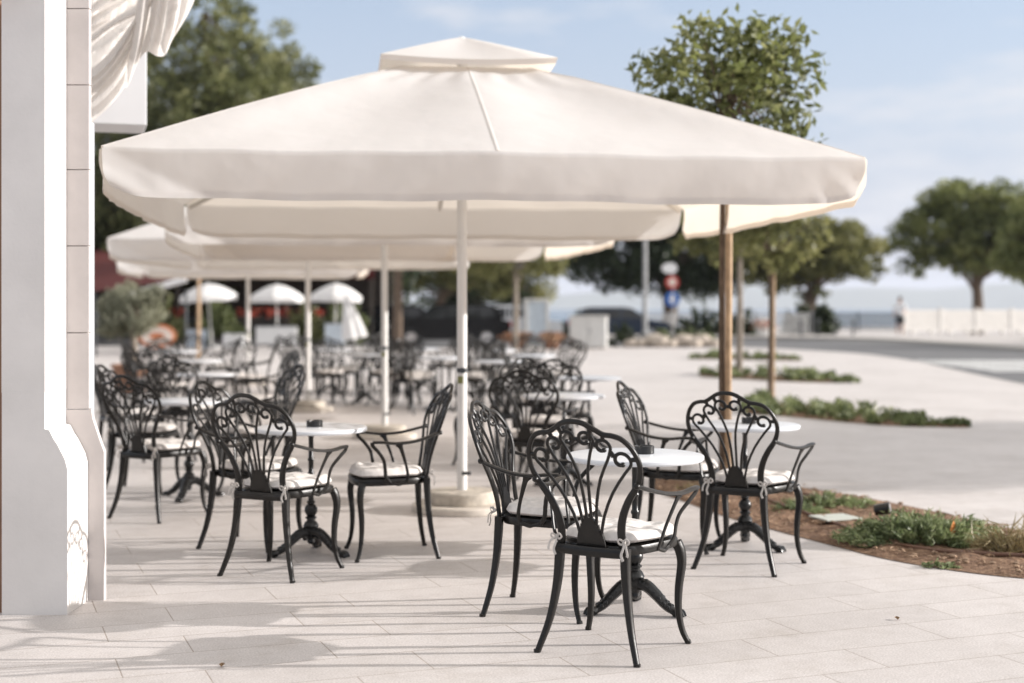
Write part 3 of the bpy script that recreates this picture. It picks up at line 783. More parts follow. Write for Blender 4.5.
def bush(name, label, c, rx, ry, h, n, ln, mat, seed, group=None, asp=.16, spread=.8, cat='shrub'):
    """low mounded shrub of many short twigs set with needles or leaves"""
    rng = np.random.default_rng(seed)
    t = thing(name, label, cat, c, 0, group)
    k = max(14, n // 45)
    tw = rng.uniform(-1, 1, (k, 2)); tw = tw / np.maximum(1, np.linalg.norm(tw, axis=1, keepdims=True))
    rad = np.linalg.norm(tw, axis=1)
    base = np.stack([tw[:, 0] * rx * .35, tw[:, 1] * ry * .35, np.zeros(k)], 1)
    tip = np.stack([tw[:, 0] * rx, tw[:, 1] * ry, h * (1.02 - .75 * rad ** 2) * rng.uniform(.6, 1.15, k)], 1)
    j = rng.integers(0, k, n); f = rng.uniform(.25, 1, n) ** .7
    C = base[j] * (1 - f)[:, None] + tip[j] * f[:, None] + rng.normal(size=(n, 3)) * ln * .28
    C[:, 2] = np.maximum(C[:, 2], .01)
    D = (tip - base)[j]; D /= np.linalg.norm(D, axis=1, keepdims=True) + 1e-9
    D = D + rng.normal(size=(n, 3)) * spread; D /= np.linalg.norm(D, axis=1, keepdims=True)
    Ln = ln * rng.uniform(.6, 1.3, n)
    tone = np.clip(.3 * f + .7 * rng.uniform(0, 1, n), 0, 1)
    leaves_mesh('foliage', C, D, Ln, Ln * asp, mat, t, rng, tone, .08)
    m = MB()
    for i in range(0, k, max(1, k // 14)): m.tube([tuple(base[i]), tuple((base[i] + tip[i]) / 2 + np.array([0, 0, .01])), tuple(tip[i] * .95)], [.006, .003], n=5)
    m.build('stem', M['bark_b'], t)
    return t
bush('juniper', 'spreading green juniper beside the small black spotlight', gp(922, 545), .52, .25, .19, 6800, .05, L_['juniper'], 3, 'low shrubs in the near bed', .2, .62)
bush('juniper', 'low juniper against the far edge of the near bed, behind the chair', gp(828, 508), .34, .2, .09, 2400, .045, L_['juniper'], 4, 'low shrubs in the near bed', .2, .62)
bush('juniper', 'smaller juniper at the chair leg beside the cover plate', gp(795, 515), .22, .16, .07, 900, .05, L_['juniper'], 14, 'low shrubs in the near bed', .17, .55)
bush('small_plant', 'tiny pale seedling at the near edge of the soil bed', gp(942, 568), .12, .05, .035, 160, .03, L_['juniper'], 5, None, .5, 1, 'plant')
bush('dry_grass_tuft', 'straw coloured dry grass tuft at the right end of the bed', gp(1012, 555), .20, .14, .15, 700, .14, L_['dry'], 6, None, .05, .4, 'grass')
bush('dry_grass_tuft', 'short straw tuft behind the nearest table by the soil', gp(690, 492), .14, .1, .06, 200, .08, L_['dry'], 61, None, .06, .5, 'grass')
p = gp(835, 524); m = MB(); m.box((p.x, p.y, .042), (.26, .22, .012), .35, .003); tag(m.build('cover_plate', M['plate'], None, 0), 'flat grey green cover plate lying on the soil', 'plate')
def spot():
    p = gp(884, 532); t = thing('garden_spotlight', 'small black spotlight standing in the soil before the juniper', 'spotlight', p)
    m = MB(); m.tube([(0, 0, 0), (0, 0, .10)], .009, n=8); m.build('spike', M['ash'], t)
    m = MB(); m.tube([(-.05, 0.02, .13), (.03, -.02, .15)], [.034, .038], n=14); h = m.build('lamp_head', M['ash'], t)
    m = MB(); m.tube([(.0305, -.0202, .1501), (.034, -.0215, .1506)], .031, n=14); m.build('lens', M['chrome'], h)
spot()
m = MB(); h1 = [gp(x, y) + Vector((0, 0, .03)) for x, y in ((735, 492), (790, 512), (835, 528), (880, 545), (930, 555), (985, 559), (1030, 561), (1080, 562))]
m.tube(spl(h1, 6), .012, n=8); tag(m.build('drip_hose', M['hose'], None), 'brown drip hose running along the near side of the bed', 'hose', 'drip hoses in the bed')
m = MB(); h2 = [gp(x, y) + Vector((0, 0, .03)) for x, y in ((690, 484), (770, 492), (840, 505), (900, 516), (960, 529), (1030, 548))]
m.tube(spl(h2, 6), .010, n=8); tag(m.build('drip_hose', M['hose'], None), 'brown drip hose lying along the far edge of the bed', 'hose', 'drip hoses in the bed')
m = MB(); rr = random.Random(9)
for i in range(620):
    u, v = rr.random(), rr.uniform(.04, .96); p = at(lo, u).lerp(at(up, u), v); s = rr.uniform(.005, .015) * (2.2 if rr.random() < .05 else 1)
    m.ball((p.x, p.y, .022 + s * .3), s, 5, (rr.uniform(.8, 1.7), rr.uniform(.7, 1.4), rr.uniform(.35, .7)))
for i in range(260):
    u, v = rr.random(), rr.uniform(.05, .95); p = at(lo, u).lerp(at(up, u), v); a = rr.uniform(0, PI); L = rr.uniform(.03, .10); z = rr.uniform(.02, .05)
    m.tube([(p.x, p.y, z), (p.x + L * math.cos(a) * .5, p.y + L * math.sin(a) * .5, z + .006), (p.x + L * math.cos(a), p.y + L * math.sin(a), z - .004)], [.004, .0025], n=5)
o = m.build('bark_chips', M['chip'], None); o['kind'] = 'stuff'; o['label'] = 'bark chips, twigs and pebbles scattered over the brown soil'; o['category'] = 'bark chips'
p = gp(950, 548); m = MB(); m.grid(lambda u, v: p + Vector(((u - .5) * .05 * (1 - abs(2 * v - 1)) + .02, 0.03 * (u - .5), .05 + .12 * v)), 3, 6); tag(m.build('dead_leaf', M['dryleaf'], None), 'curled orange dead leaf standing before the juniper', 'leaf')

for (px, py, lab) in ((222, 667, 'small dry leaf on the paving below the pillar'), (897, 620, 'pale dry leaf on the paving below the planting bed')):
    q = gp(px, py); m = MB(); m.grid(lambda u, v: q + Vector(((u - .5) * .022 * math.sin(PI * (.08 + .88 * v)), (v - .5) * .034, .004 + .006 * abs(u - .5) * 2 + .004 * v)), 4, 6)
    tag(m.build('fallen_leaf', M['leaflitter'], None), lab, 'leaf', 'fallen leaves on the paving')
def cover(label, lower, upper, n, ln, hg, seed):
    lo, up, at = bed('x', lower, upper, .03, seed)
    rng = np.random.default_rng(seed); rr = random.Random(seed)
    t = np.zeros((n, 3)); D = rng.normal(size=(n, 3)); D[:, 2] = np.abs(D[:, 2]) + .3; D /= np.linalg.norm(D, axis=1, keepdims=True)
    cl = [(rr.random() ** 1.15, rr.uniform(.15, .85), rr.uniform(.3, 1.35)) for _ in range(46)]
    for i in range(n):
        cu, cv, ch = cl[rr.randrange(46)]
        p = at(lo, min(1, max(0, cu + rr.gauss(0, .022)))).lerp(at(up, min(1, max(0, cu + rr.gauss(0, .022)))), min(.98, max(.02, cv + rr.gauss(0, .13))))
        t[i] = (p.x, p.y, hg * ch * .75 * rr.random() ** .8 * (.25 + .75 * min(1, 3.2 * (1 - cu), 6 * cu + .3)) + .01)
    Ln = ln * rng.uniform(.6, 1.3, n)
    o = leaves_mesh('ground_cover', t, D, Ln, Ln * .55, L_['cover'], None, rng, None, .12)
    o['kind'] = 'stuff'; o['label'] = label; o['category'] = 'ground cover'
cover('green ground cover plants filling the pointed bed across the paving', [(740, 414), (776, 416), (830, 421), (889, 426), (968, 428)], [(740, 402), (776, 403), (830, 408), (900, 419), (969, 426)], 3800, .085, .20, 21)
cover('green ground cover plants in the small middle bed', [(700, 377), (770, 381), (820, 383), (858, 383)], [(700, 373), (770, 375), (820, 378), (859, 381)], 2600, .11, .24, 22)
cover('green ground cover plants in the farthest narrow bed', [(690, 359), (740, 360), (800, 361)], [(690, 356.5), (740, 357), (800, 359)], 1500, .14, .22, 23)

# ================================================================== TREES
def tree(name, label, base, pts, r, blobs, n, size, mat, bark, seed, clumps, csize, aspect=.5, group=None, hollow=.5, nl=10, rl=.04, droop=0, stake=None, start=.6):
    t = thing(name, label, 'tree', base, 0, group)
    o, cc = crown('crown', blobs, n, size, mat, t, seed, clumps, csize, aspect, hollow, droop)
    trunk('trunk', pts, r, bark, t, (), [tuple(x) for x in cc], nl, rl, seed, start)
    if stake:
        s = MB(); s.tube([(stake[0], stake[1], 0), (stake[0] + .01, stake[1], stake[2])], .026, n=10); s.build('stake', M['bark_l'], t)
    return t
GY = 'young street trees on the plaza'
b = gp(726, 489)
tree('young_tree', 'young round crowned tree with the sunlit side of its trunk as a pale post, rising behind the nearest umbrella', b, [(-.026, 0, 0), (-.030, .01, 1.2), (-.02, 0, 2.5), (.02, 0, 3.0)], [.028, .024, .02, .012],
     [(.0, 0, 3.0, .66, .62, .50), (-.28, .0, 3.2, .40, .42, .36), (.34, 0, 3.10, .38, .42, .44), (.0, 0, 3.34, .40, .42, .22), (.50, 0, 2.74, .22, .3, .28), (-.52, 0, 2.95, .24, .3, .22), (-.3, 0, 2.85, .34, .4, .3)], 2900, .096, L_['young'], M['bark_b'], 31, 210, .14, .42, GY, .1, 44, .010, .5, (.010, -.03, 2.4))  # pale stake beside the brown trunk puts the trunk's sunlit side into colour
b = gp(769, 400)
tree('young_tree', 'thin staked young tree at the left end of the pointed bed', b, [(0, 0, 0), (.02, 0, 1.2), (0, 0, 2.6)], [.03, .025, .015],
     [(.1, 0, 2.6, .75, .7, .75), (-.4, 0, 2.9, .6, .6, .55)], 2600, .12, L_['tamar'], M['bark_b'], 32, 80, .22, .5, GY, .3, 12, .015, .3, (.06, 0, 1.9))
b = gp(739, 377)
tree('young_tree', 'thicker pale trunked young tree left of the thin staked one', b, [(0, 0, 0), (.02, 0, 1.5), (0, 0, 3.2)], [.075, .06, .03],
     [(.0, 0, 3.6, 1.0, 1.0, .95), (-.5, 0, 3.0, .8, .7, .6), (.7, 0, 3.0, .8, .7, .6)], 3000, .16, L_['tamar'], M['bark_g'], 33, 80, .3, .5, GY, .3, 12, .02)
b = gp(515, 352)
tree('young_tree', 'young tree with thin trunk before the black car', b, [(0, 0, 0), (.03, 0, 1.5), (0, 0, 3.0)], [.09, .08, .04],
     [(-.3, 0, 3.3, 2.0, 1.5, .9), (1.0, 0, 3.6, 1.2, 1, .8)], 3200, .2, L_['tamar'], M['bark_g'], 34, 90, .4, .5, GY, .3, 12, .03)
b = gp(198, 362)
tree('young_tree', 'small young tree with pale stem near the restaurant', b, [(0, 0, 0), (.02, 0, 1.4), (0, 0, 2.5)], [.05, .045, .025],
     [(0, 0, 2.75, .5, .5, .35), (.35, 0, 2.9, .4, .4, .3)], 700, .15, L_['tamar'], M['bark_l'], 35, 26, .2, .5, GY, .2, 8, .02)
b = gp(397, 352)
tree('bare_trunk_tree', 'brown trunk of a tree hidden behind the umbrella edge', b, [(0, 0, 0), (.03, 0, 2.0), (0, 0, 4.2)], [.16, .14, .1],
     [(0, 0, 5.0, 2.0, 2.0, 1.2)], 2600, .2, L_['tamar'], M['bark_b'], 36, 70, .4, .5, None, .3, 10, .05)
# tall conical trees upper left
def conical(label, px, Y, W, H, z0, n, size, seed):
    x = (px - 512) * Y / F
    bl = []
    for i in range(9):
        f = i / 8; r = W * (1 - f ** 1.9) ** .6 * (.92 if i else .75) + .25
        r *= Y / 34
        bl.append((rnd.uniform(-.25, .25), 0, z0 + (H - z0) * (f * .93 + .03), r, r, (H - z0) * .11))
    return tree('conical_tree', label, (x, Y, 0), [(0, 0, 0), (.05, 0, H * .5), (0, 0, H * .9)], [.4, .3, .06], bl, n, size, L_['cypress'], M['bark_b'], seed, n // 26, .50, .5, 'tall conical trees behind the terrace', .72, 30, .04)
conical('tall broad conical tree rising behind the umbrella, nearest the drape', 205, 64, 3.0, 16.6, 1.2, 52000, .30, 41)
conical('pointed conical tree between the tall and the lower one behind the umbrella', 250, 67, 1.9, 15.4, 1.2, 24000, .30, 44)
conical('lower conical tree, right of the tall one behind the umbrella', 284, 66, 1.75, 14.4, 1.2, 24000, .30, 42)
conical('dark tree at the left, showing between the pillar and umbrella', 112, 62, 1.7, 11.0, 1.2, 16000, .30, 43)
# dark evergreen behind signs
def X(px, Y): return (px - 512) * Y / F
Y = 76
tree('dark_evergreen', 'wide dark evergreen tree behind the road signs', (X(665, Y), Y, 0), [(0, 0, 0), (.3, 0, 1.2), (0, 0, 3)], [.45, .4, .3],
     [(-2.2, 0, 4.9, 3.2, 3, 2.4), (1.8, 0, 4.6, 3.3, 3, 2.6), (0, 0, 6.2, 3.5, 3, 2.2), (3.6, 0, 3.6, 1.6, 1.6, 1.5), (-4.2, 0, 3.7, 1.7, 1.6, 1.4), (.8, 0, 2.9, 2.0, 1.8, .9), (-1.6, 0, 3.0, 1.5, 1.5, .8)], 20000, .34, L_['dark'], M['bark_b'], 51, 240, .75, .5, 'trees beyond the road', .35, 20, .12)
Y = 80
tree('dark_evergreen', 'leaning dark tree behind the black car', (X(432, Y), Y, 0), [(0, 0, 0), (.4, 0, 1.5), (1.2, 0, 3.2)], [.3, .25, .15],
     [(0, 0, 3.9, 3.4, 2.5, 1.4), (3.6, 0, 3.6, 2.4, 2, 1.5), (-3, 0, 3.4, 1.6, 1.6, 1.4), (6, 1, 3.2, 1.6, 1.6, 1.2)], 9000, .32, L_['tamar'], M['bark_b'], 52, 130, .7, .5, 'trees beyond the road', .35, 14, .1)
for i, (px, Y, w, h, lab) in enumerate(((60, 66, 6, 8.5, 'dark tree behind the restaurant at the far left'), (215, 70, 6, 8, 'dark tree behind the left white parasol'), (330, 66, 4.6, 7.5, 'dark tree behind the right white parasol'))):
    tree('dark_evergreen', lab, (X(px, Y), Y, 0), [(0, 0, 0), (0, 0, 2), (0, 0, 4)], [.4, .35, .2],
         [(0, 0, h * .52, w, 3.5, h * .48), (-w * .5, -1, h * .35, w * .55, 2.5, h * .32), (w * .5, -1, h * .38, w * .5, 2.5, h * .34)], 11000, .36, L_['dark'], M['bark_b'], 53 + i, 200, .8, .5, 'dark trees behind the restaurant', .35, 10, .1)
Y = 72
for i, px in enumerate((575, 705, 748)):
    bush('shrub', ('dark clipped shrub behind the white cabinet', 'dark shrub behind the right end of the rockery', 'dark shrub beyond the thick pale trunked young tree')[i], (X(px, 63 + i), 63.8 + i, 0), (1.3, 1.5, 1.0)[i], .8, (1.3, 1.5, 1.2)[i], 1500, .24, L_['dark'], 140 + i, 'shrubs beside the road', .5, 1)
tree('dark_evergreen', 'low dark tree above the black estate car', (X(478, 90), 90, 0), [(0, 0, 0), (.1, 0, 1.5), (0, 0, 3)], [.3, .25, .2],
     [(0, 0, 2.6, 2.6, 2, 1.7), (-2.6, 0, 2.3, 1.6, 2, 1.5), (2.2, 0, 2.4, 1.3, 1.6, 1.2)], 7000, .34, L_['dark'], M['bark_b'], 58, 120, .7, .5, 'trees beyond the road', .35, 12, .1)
Y = 72
tree('holm_oak', 'yellow green tree with a forked trunk before the sea', (X(806, Y), Y, 0), [(-.2, 0, 0), (.1, 0, 1.4), (.6, 0, 2.8), (.9, 0, 4.2)], [.5, .35, .26, .14],
     [(.2, 0, 4.3, 2.3, 2, 1.5), (2.0, 0, 4.0, 1.7, 1.7, 1.5), (-1.5, 0, 4.0, 1.6, 1.6, 1.5), (.9, 0, 5.1, 2.0, 1.8, .9), (3.4, 0, 3.2, .7, .8, .7), (0.6, 0, 2.5, 1.2, .9, .9), (-2.6, 0, 3.6, 1.1, 1, 1.0), (2.6, 0, 4.6, 1.3, 1.2, .8), (-1.6, 0, 2.7, 1.0, .9, .7)], 18000, .27, L_['tamar'], M['bark_b'], 61, 240, .5, .5, 'trees beyond the road', .3, 20, .1, 0, None, .3)
bush('shrub', 'dark rounded shrub at the foot of the yellow green tree', (X(810, 70), 70, 0), 1.6, 1.2, 1.7, 2500, .3, L_['dark'], 62, None, .5, 1)
Y = 74
tree('umbrella_pine', 'large dark green spreading tree above the white balustrade', (X(975, Y), Y, 0), [(.1, 0, 0), (.15, 0, 1.8), (.0, 0, 3.4), (-.1, 0, 5.2)], [.36, .28, .24, .14],
     [(-.8, 0, 6.8, 2.0, 1.9, 1.35), (1.3, 0, 6.7, 1.9, 1.8, 1.3), (-2.5, 0, 5.8, 1.3, 1.5, 1.0), (-4.1, 0, 4.9, .95, 1.0, .75), (-2.2, 0, 4.2, 1.25, 1.3, .65), (.6, 0, 5.3, 2.0, 1.8, 1.3), (2.6, 0, 5.1, 1.8, 1.7, 1.4), (-.8, 0, 4.7, 1.5, 1.5, .9), (.3, 0, 3.7, 1.7, 1.5, .6), (2.6, 0, 3.8, 1.3, 1.3, .7), (-3.3, .3, 3.5, .6, .7, .4)], 24000, .27, L_['pine'], M['bark_b'], 63, 420, .46, .5, 'trees beyond the road', .45, 26, .12, 0, None, .35)
tree('umbrella_pine', 'bright green tree cut off by the right edge of the view', (X(1052, 60), 60, 0), [(0, 0, 0), (0, 0, 2), (0, 0, 4)], [.35, .3, .2],
     [(-.2, 0, 4.0, 2.1, 2.0, 1.6), (.4, 0, 5.2, 1.8, 1.6, 1.0), (-1.3, 0, 3.4, .9, 1, .7)], 10000, .27, L_['pine'], M['bark_b'], 64, 140, .5, .5, 'trees beyond the road', .35, 14, .1)
tree('plane_tree', 'broad tree standing beside the road, right of the view', (20.2, 13.8, 0), [(0, 0, 0), (0, 0, 2), (0, 0, 4.2)], [.3, .25, .15],
     [(0, 0, 4.3, 3.0, 2.9, 1.9), (0, 2.2, 4.0, 2.2, 2.0, 1.5)], 9000, .3, L_['pine'], M['bark_b'], 65, 150, .6, .5, None, .2, 14, .08)
tree('plane_tree', 'broad tree at the bend of the road, right of the view', (46, 50, 0), [(0, 0, 0), (0, 0, 3), (0, 0, 6)], [.4, .35, .2],
     [(0, 0, 6.5, 5, 5.5, 3.5)], 7000, .45, L_['pine'], M['bark_b'], 66, 150, .9, .5, None, .2, 14, .1)
# olive
b = gp(131, 393)
t = tree('olive_tree', 'clipped grey green olive tree beside the pillar', b, [(0, 0, .35), (.05, 0, .8), (0, 0, 1.2), (.02, 0, 1.5)], [.07, .055, .05, .03],
     [(-.02, 0, 1.36, .52, .5, .42), (.1, 0, 1.55, .40, .4, .28), (-.28, 0, 1.2, .28, .3, .3)], 6500, .075, L_['olive'], M['bark_g'], 71, 150, .13, .28, None, .4, 14, .015, -.3)
m = MB(); m.lathe([(0, 0), (.2, 0), (.24, .05), (.29, .4), (.32, .42), (.32, .47), (.28, .47), (.27, .43), (0, .43)], 24); m.build('pot', M['terra'], t)

# ================================================================== RESTAURANT WITH RED AWNING, PARASOLS
def restaurant():
    Yr = 56; t = thing('restaurant_pavilion', 'dark terrace pavilion under a maroon awning roof', 'building', (X(200, Yr), Yr, 0))
    m = MB(); m.box((-.6, 4, 1.7), (15.8, .2, 3.4)); m.box((-8.4, 0, 1.7), (.2, 8, 3.4)); m.build('wall', M['darkwood'], t, 0)
    for x in (-8, -4, 0, 4, 7.2):
        p = MB(); p.box((x, -3.6, 1.4), (.14, .14, 2.8)); p.build('post', M['darkwood'], t, 0)
    m = MB()
    m.grid(lambda u, v: (-8.8 + 16.2 * u, -4.2 + 8.4 * v, 2.75 + 1.2 * v - .04 * math.sin(u * 34 * PI) ** 2), 68, 6)
    m.grid(lambda u, v: (-8.8 + 16.2 * u, -4.2, 2.75 - .28 * v - .04 * math.sin(u * 34 * PI) ** 2 * (1 - v)), 68, 1)
    m.build('awning', M['maroon'], t, 0)
    m = MB(); m.box((-.5, -3.8, .95), (15.6, .06, .08)); m.box((-.5, -3.8, .25), (15.6, .06, .08))
    for i in range(63): m.box((-8.25 + i * .25, -3.8, .6), (.03, .03, .62))
    m.build('railing', M['darkmetal'], t, 0)
    for i, px in enumerate((165, 195, 268, 296, 325)):
        x = (px - 200) * Yr / F
        b = MB(); b.box((x, -3.95, .98), (.9, .2, .2), 0, .02); bo = b.build('flower_box', M['darkwood'], t, 0)
        rng = np.random.default_rng(80 + i); n = 70
        C = np.stack([rng.uniform(-.48, .48, n) + x, rng.normal(0, .1, n) - 3.97, rng.uniform(1.05, 1.35, n)], 1); D = rng.normal(size=(n, 3)); D /= np.linalg.norm(D, axis=1, keepdims=True)
        leaves_mesh('flowers', C, D, np.full(n, .16), np.full(n, .1), L_['redflower'] if i % 2 == 0 or i < 4 else L_['cover'], bo, rng)
    return t
restaurant()
for i, (px, w_) in enumerate(((230, .9), (312, 1.1), (352, .9), (178, .9))):
    bush('shrub', ('green shrub below the gap between the left and middle parasols', 'green shrub beside the third thin umbrella pole', 'green shrub behind the closed white parasol', 'green shrub right of the oval sign')[i], (X(px, 53.5), 51.6, 0), w_, .5, 1.75, 1500, .2, L_['cypress' if i % 2 else 'cover'], 150 + i, 'shrubs along the restaurant railing', .5, 1)
def side_awning():
    t = thing('maroon_awning', 'maroon awning wing with a white front edge, above the olive tree', 'awning')
    Ya = 40
    A, B, C, D = wp(90, 292, Ya), wp(190, 279, Ya), wp(186, 262, Ya + 4), wp(80, 262, Ya + 4)
    m = MB(); m.grid(lambda u, v: A.lerp(B, u).lerp(D.lerp(C, u), v), 10, 4); m.build('cloth', M['maroon'], t, 0)
    e = MB(); e.tube([wp(130, 295, Ya - .02), wp(186, 279, Ya - .02)], .06, .1, n=8, ref=(0, 0, 1)); e.build('edge_bar', M['white'], t)
    for px in (96, 186):
        p = MB(); q = wp(px, 290, Ya + .3); p.tube([(q.x, q.y, 0), (q.x, q.y, q.z)], .04, n=8); p.build('post', M['darkmetal'], t)
side_awning()
def parasol(label, px, Y, r, tilt, ztop):
    t = thing('white_parasol', label, 'parasol', (X(px, Y), Y, 0), 0, 'white round parasols of the restaurant')
    t.rotation_euler = (0, tilt, 0)
    m = MB()
    def fn(u, v):
        a = u * 2 * PI; f = abs(math.sin(a * 4)); rr = r * v * (1 - .05 * f * v)
        return Vector((rr * math.cos(a), rr * math.sin(a), ztop - .42 * v ** 1.7 - .04 * f * v))
    m.grid(fn, 64, 8, True)
    m.grid(lambda u, v: fn(u, 1) + Vector((0, 0, -.16 * v)), 64, 1, True)
    m.build('canopy', M['parasol'], t, 60)
    p = MB(); p.tube([(0, 0, 0), (0, 0, ztop + .05)], .025, n=8); p.build('pole', M['alu'], t)
    for k in range(8):
        a = k * PI / 4; q = MB(); q.tube([(0, 0, ztop - .02), (r * .98 * math.cos(a), r * .98 * math.sin(a), ztop - .45)], .01, n=5); q.build('rib', M['rib'], t)
    b = MB(); b.lathe([(0, 0), (.28, 0), (.28, .08), (.05, .1), (0, .1)], 16); b.build('base', M['greymetal'], t)
parasol('left and slightly tilted of the three white parasols', 212, 48, .98, -.07, 2.22)
parasol('white parasol in the middle of three, by the second pole', 277, 48, .92, .0, 2.18)
parasol('right white parasol of three, behind the third pole', 335, 47, .86, .02, 2.2)
def board(name, label, cat, px0, px1, y0, y1, Y, mat, depth=.08, legs=True):
    a = wp(px0, y1, Y); b = wp(px1, y0, Y); w, h = b.x - a.x, b.z - max(.12, a.z)
    t = thing(name, label, cat, ((a.x + b.x) / 2, Y, 0))
    zc = (max(.12, a.z) + b.z) / 2
    m = MB(); m.box((0, 0, zc), (w, depth, h), 0, .01); m.build('panel', mat, t, 0)
    f = MB()
    for s in (-1, 1): f.box((s * w * .46, .0, zc / 2 - h / 4 + .0), (.05, depth + .02, max(.06, zc - h / 2 + .04)))
    f.box((0, 0, zc + h / 2 + .022), (w * 1.02, depth + .02, .04))
    f.build('frame', M['greymetal'], t, 0)
    return t
board('windbreak_panel', 'white windbreak panel below the middle parasol', 'panel', 256, 297, 327, 344, 47, M['white'])
board('windbreak_panel', 'pale blue windbreak panel below the right parasol', 'panel', 325, 345, 324, 344, 46.6, M['paleblue'])
board('menu_board', 'pale upright board behind the thin young tree stem', 'board', 186, 207, 330, 350, 44, M['paleblue'])
def ovalsign():
    Ys = 38; t = thing('oval_sign', 'oval orange and cream sign standing before the restaurant', 'sign', (X(157, Ys), Ys, 0))
    def disc(rx, rz, y, m):
        m.prism([(rx * math.cos(2 * PI * k / 36), rz * math.sin(2 * PI * k / 36)) for k in range(36)], lambda x, z, d: Vector((x, d, z + .62)), y, y + .03)
    m = MB(); disc(.52, .33, 0, m); m.build('panel', M['orange'], t, 0)
    m = MB(); disc(.42, .24, -.033, m); m.build('face', M['pinkish'], t, 0)
    m = MB(); disc(.2, .09, -.066, m); m.build('emblem', M['orange'], t, 0)
    m = MB(); m.tube([(-.2, .05, 0), (-.2, .05, .6)], .02, n=8); m.tube([(.2, .05, 0), (.2, .05, .6)], .02, n=8); m.build('stand', M['darkmetal'], t)
ovalsign()
def folded_parasol():
    Yp = 45; t = thing('folded_parasol', 'closed white parasol with loose cloth, right of the third parasol', 'parasol', (X(357, Yp), Yp, 0)); t.rotation_euler = (0, -.2, 0)
    m = MB()
    def fn(u, v):
        a = u * 2 * PI; r = (.05 + .42 * v ** .9 * (1 - .25 * v)) * (1 + .16 * math.sin(a * 7)); return Vector((r * math.cos(a), r * math.sin(a), 1.75 - 1.35 * v))
    m.grid(fn, 56, 10, True); m.build('canopy', M['parasol'], t)
    p = MB(); p.tube([(0, 0, 0), (0, 0, 1.85)], .03, n=8); p.build('pole', M['alu'], t)
folded_parasol()
p = wp(235, 338, 47)
m = MB(); m.box((0, 0, .28), (.72, .5, .5), 0, .04); o = m.build('white_planter', M['white'], None, 0); o.location = (p.x, 47, 0); tag(o, 'low white planter between the left and middle parasols', 'planter')
rng = np.random.default_rng(90); n = 240; C = np.stack([rng.normal(0, .2, n), rng.normal(0, .14, n), rng.uniform(.5, .72, n)], 1); D = rng.normal(size=(n, 3)); D /= np.linalg.norm(D, axis=1, keepdims=True)
leaves_mesh('plant', C, D, np.full(n, .15), np.full(n, .08), L_['cover'], o, rng)

# ================================================================== CARS
def car(label, loc, rz, paint, L=4.4, W=1.8, H=1.6, suv=True):
    t = thing('parked_car', label, 'car', loc, rz, 'parked cars')
    k = H / 1.6
    body = [(-L / 2, .35), (-L / 2 - .0, .62), (-L / 2 + .06, .88 * k), (-L / 2 + .95, 1.02 * k), (L / 2 - .35, 1.06 * k), (L / 2 - .05, .95 * k), (L / 2, .6), (L / 2 - .03, .34), (L / 2 - .4, .26), (-L / 2 + .4, .26)]
    m = MB(); m.prism(body, lambda x, z, d: Vector((x, d, z)), -W / 2, W / 2); m.build('body', paint, t, 25)
    cab = [(-L / 2 + .9, 1.025 * k), (-L / 2 + 1.55, H - .06), (-L / 2 + 1.9, H), (L / 2 - .9, H), (L / 2 - .55, H - .08), (L / 2 - .22, 1.065 * k)]
    def taper(x, z, d):
        f = max(0, (z - 1.03 * k) / (H - 1.03 * k)); return Vector((x, d * (1 - .16 * f), z))
    m = MB(); m.prism(cab, taper, -W / 2 + .03, W / 2 - .03); m.build('cabin', paint, t, 25)
    for s in (-1, 1):
        for a, b in (((-L / 2 + 1.12), (-L / 2 + 2.0)), ((-L / 2 + 2.06), (L / 2 - 1.2)), ((L / 2 - 1.14), (L / 2 - .5))):
            lo_, hi_ = 1.07 * k, H - .10
            q = [(a, lo_), (b, lo_), (b - (.0 if b < L / 2 - .6 else .16), hi_), (a + (.42 if a < -L / 2 + 1.3 else 0), hi_)]
            m = MB(); m.prism(q, lambda x, z, d: taper(x, z, s * (W / 2 - .026)) + Vector((0, d, 0)), -.01, .01); m.build('window', M['glass'], t, 0)
    for x in (-L / 2 + .8, L / 2 - .85):
        for s in (-1, 1):
            m = MB(); m.tube([(x, s * (W / 2 - .2), .33), (x, s * (W / 2 + .015), .33)], .33, n=20); w = m.build('wheel', M['tyre'], t, 40)
            m = MB(); m.tube([(x, s * (W / 2 - .0), .33), (x, s * (W / 2 + .025), .33)], .2, n=14); m.build('rim', M['chrome'], w, 40)
    for s in (-1, 1):
        m = MB(); m.box((L / 2 - .02, s * (W / 2 - .16), .85 * k), (.1, .3, .2)); m.build('tail_light', M['red'], t, 0)
        m = MB(); m.box((-L / 2 + .04, s * (W / 2 - .2), .74 * k), (.1, .34, .16)); m.build('headlight', M['chrome'], t, 0)
        m = MB(); m.box((-L / 2 + 1.35, s * (W / 2 + .08), 1.06 * k), (.14, .18, .12), 0, .02); m.build('mirror', paint, t, 0)
    return t
car('black estate car parked behind the front umbrella pole', (X(450, 50), 50.0, 0), .03, M['carblack'], 4.3, 1.8, 1.52)
car('black car parked at the far side, left of the estate', (X(385, 58), 58.0, 0), .0, M['carblack'], 4.2, 1.75, 1.5)
car('blue car half hidden behind the white cabinet', (X(618, 60), 60, 0), PI, M['carblue'], 4.2, 1.75, 1.42)
car('white car glinting beside the thin young tree', (X(520, 57), 57, 0), PI, M['carwhite'], 3.4, 1.7, 1.5)

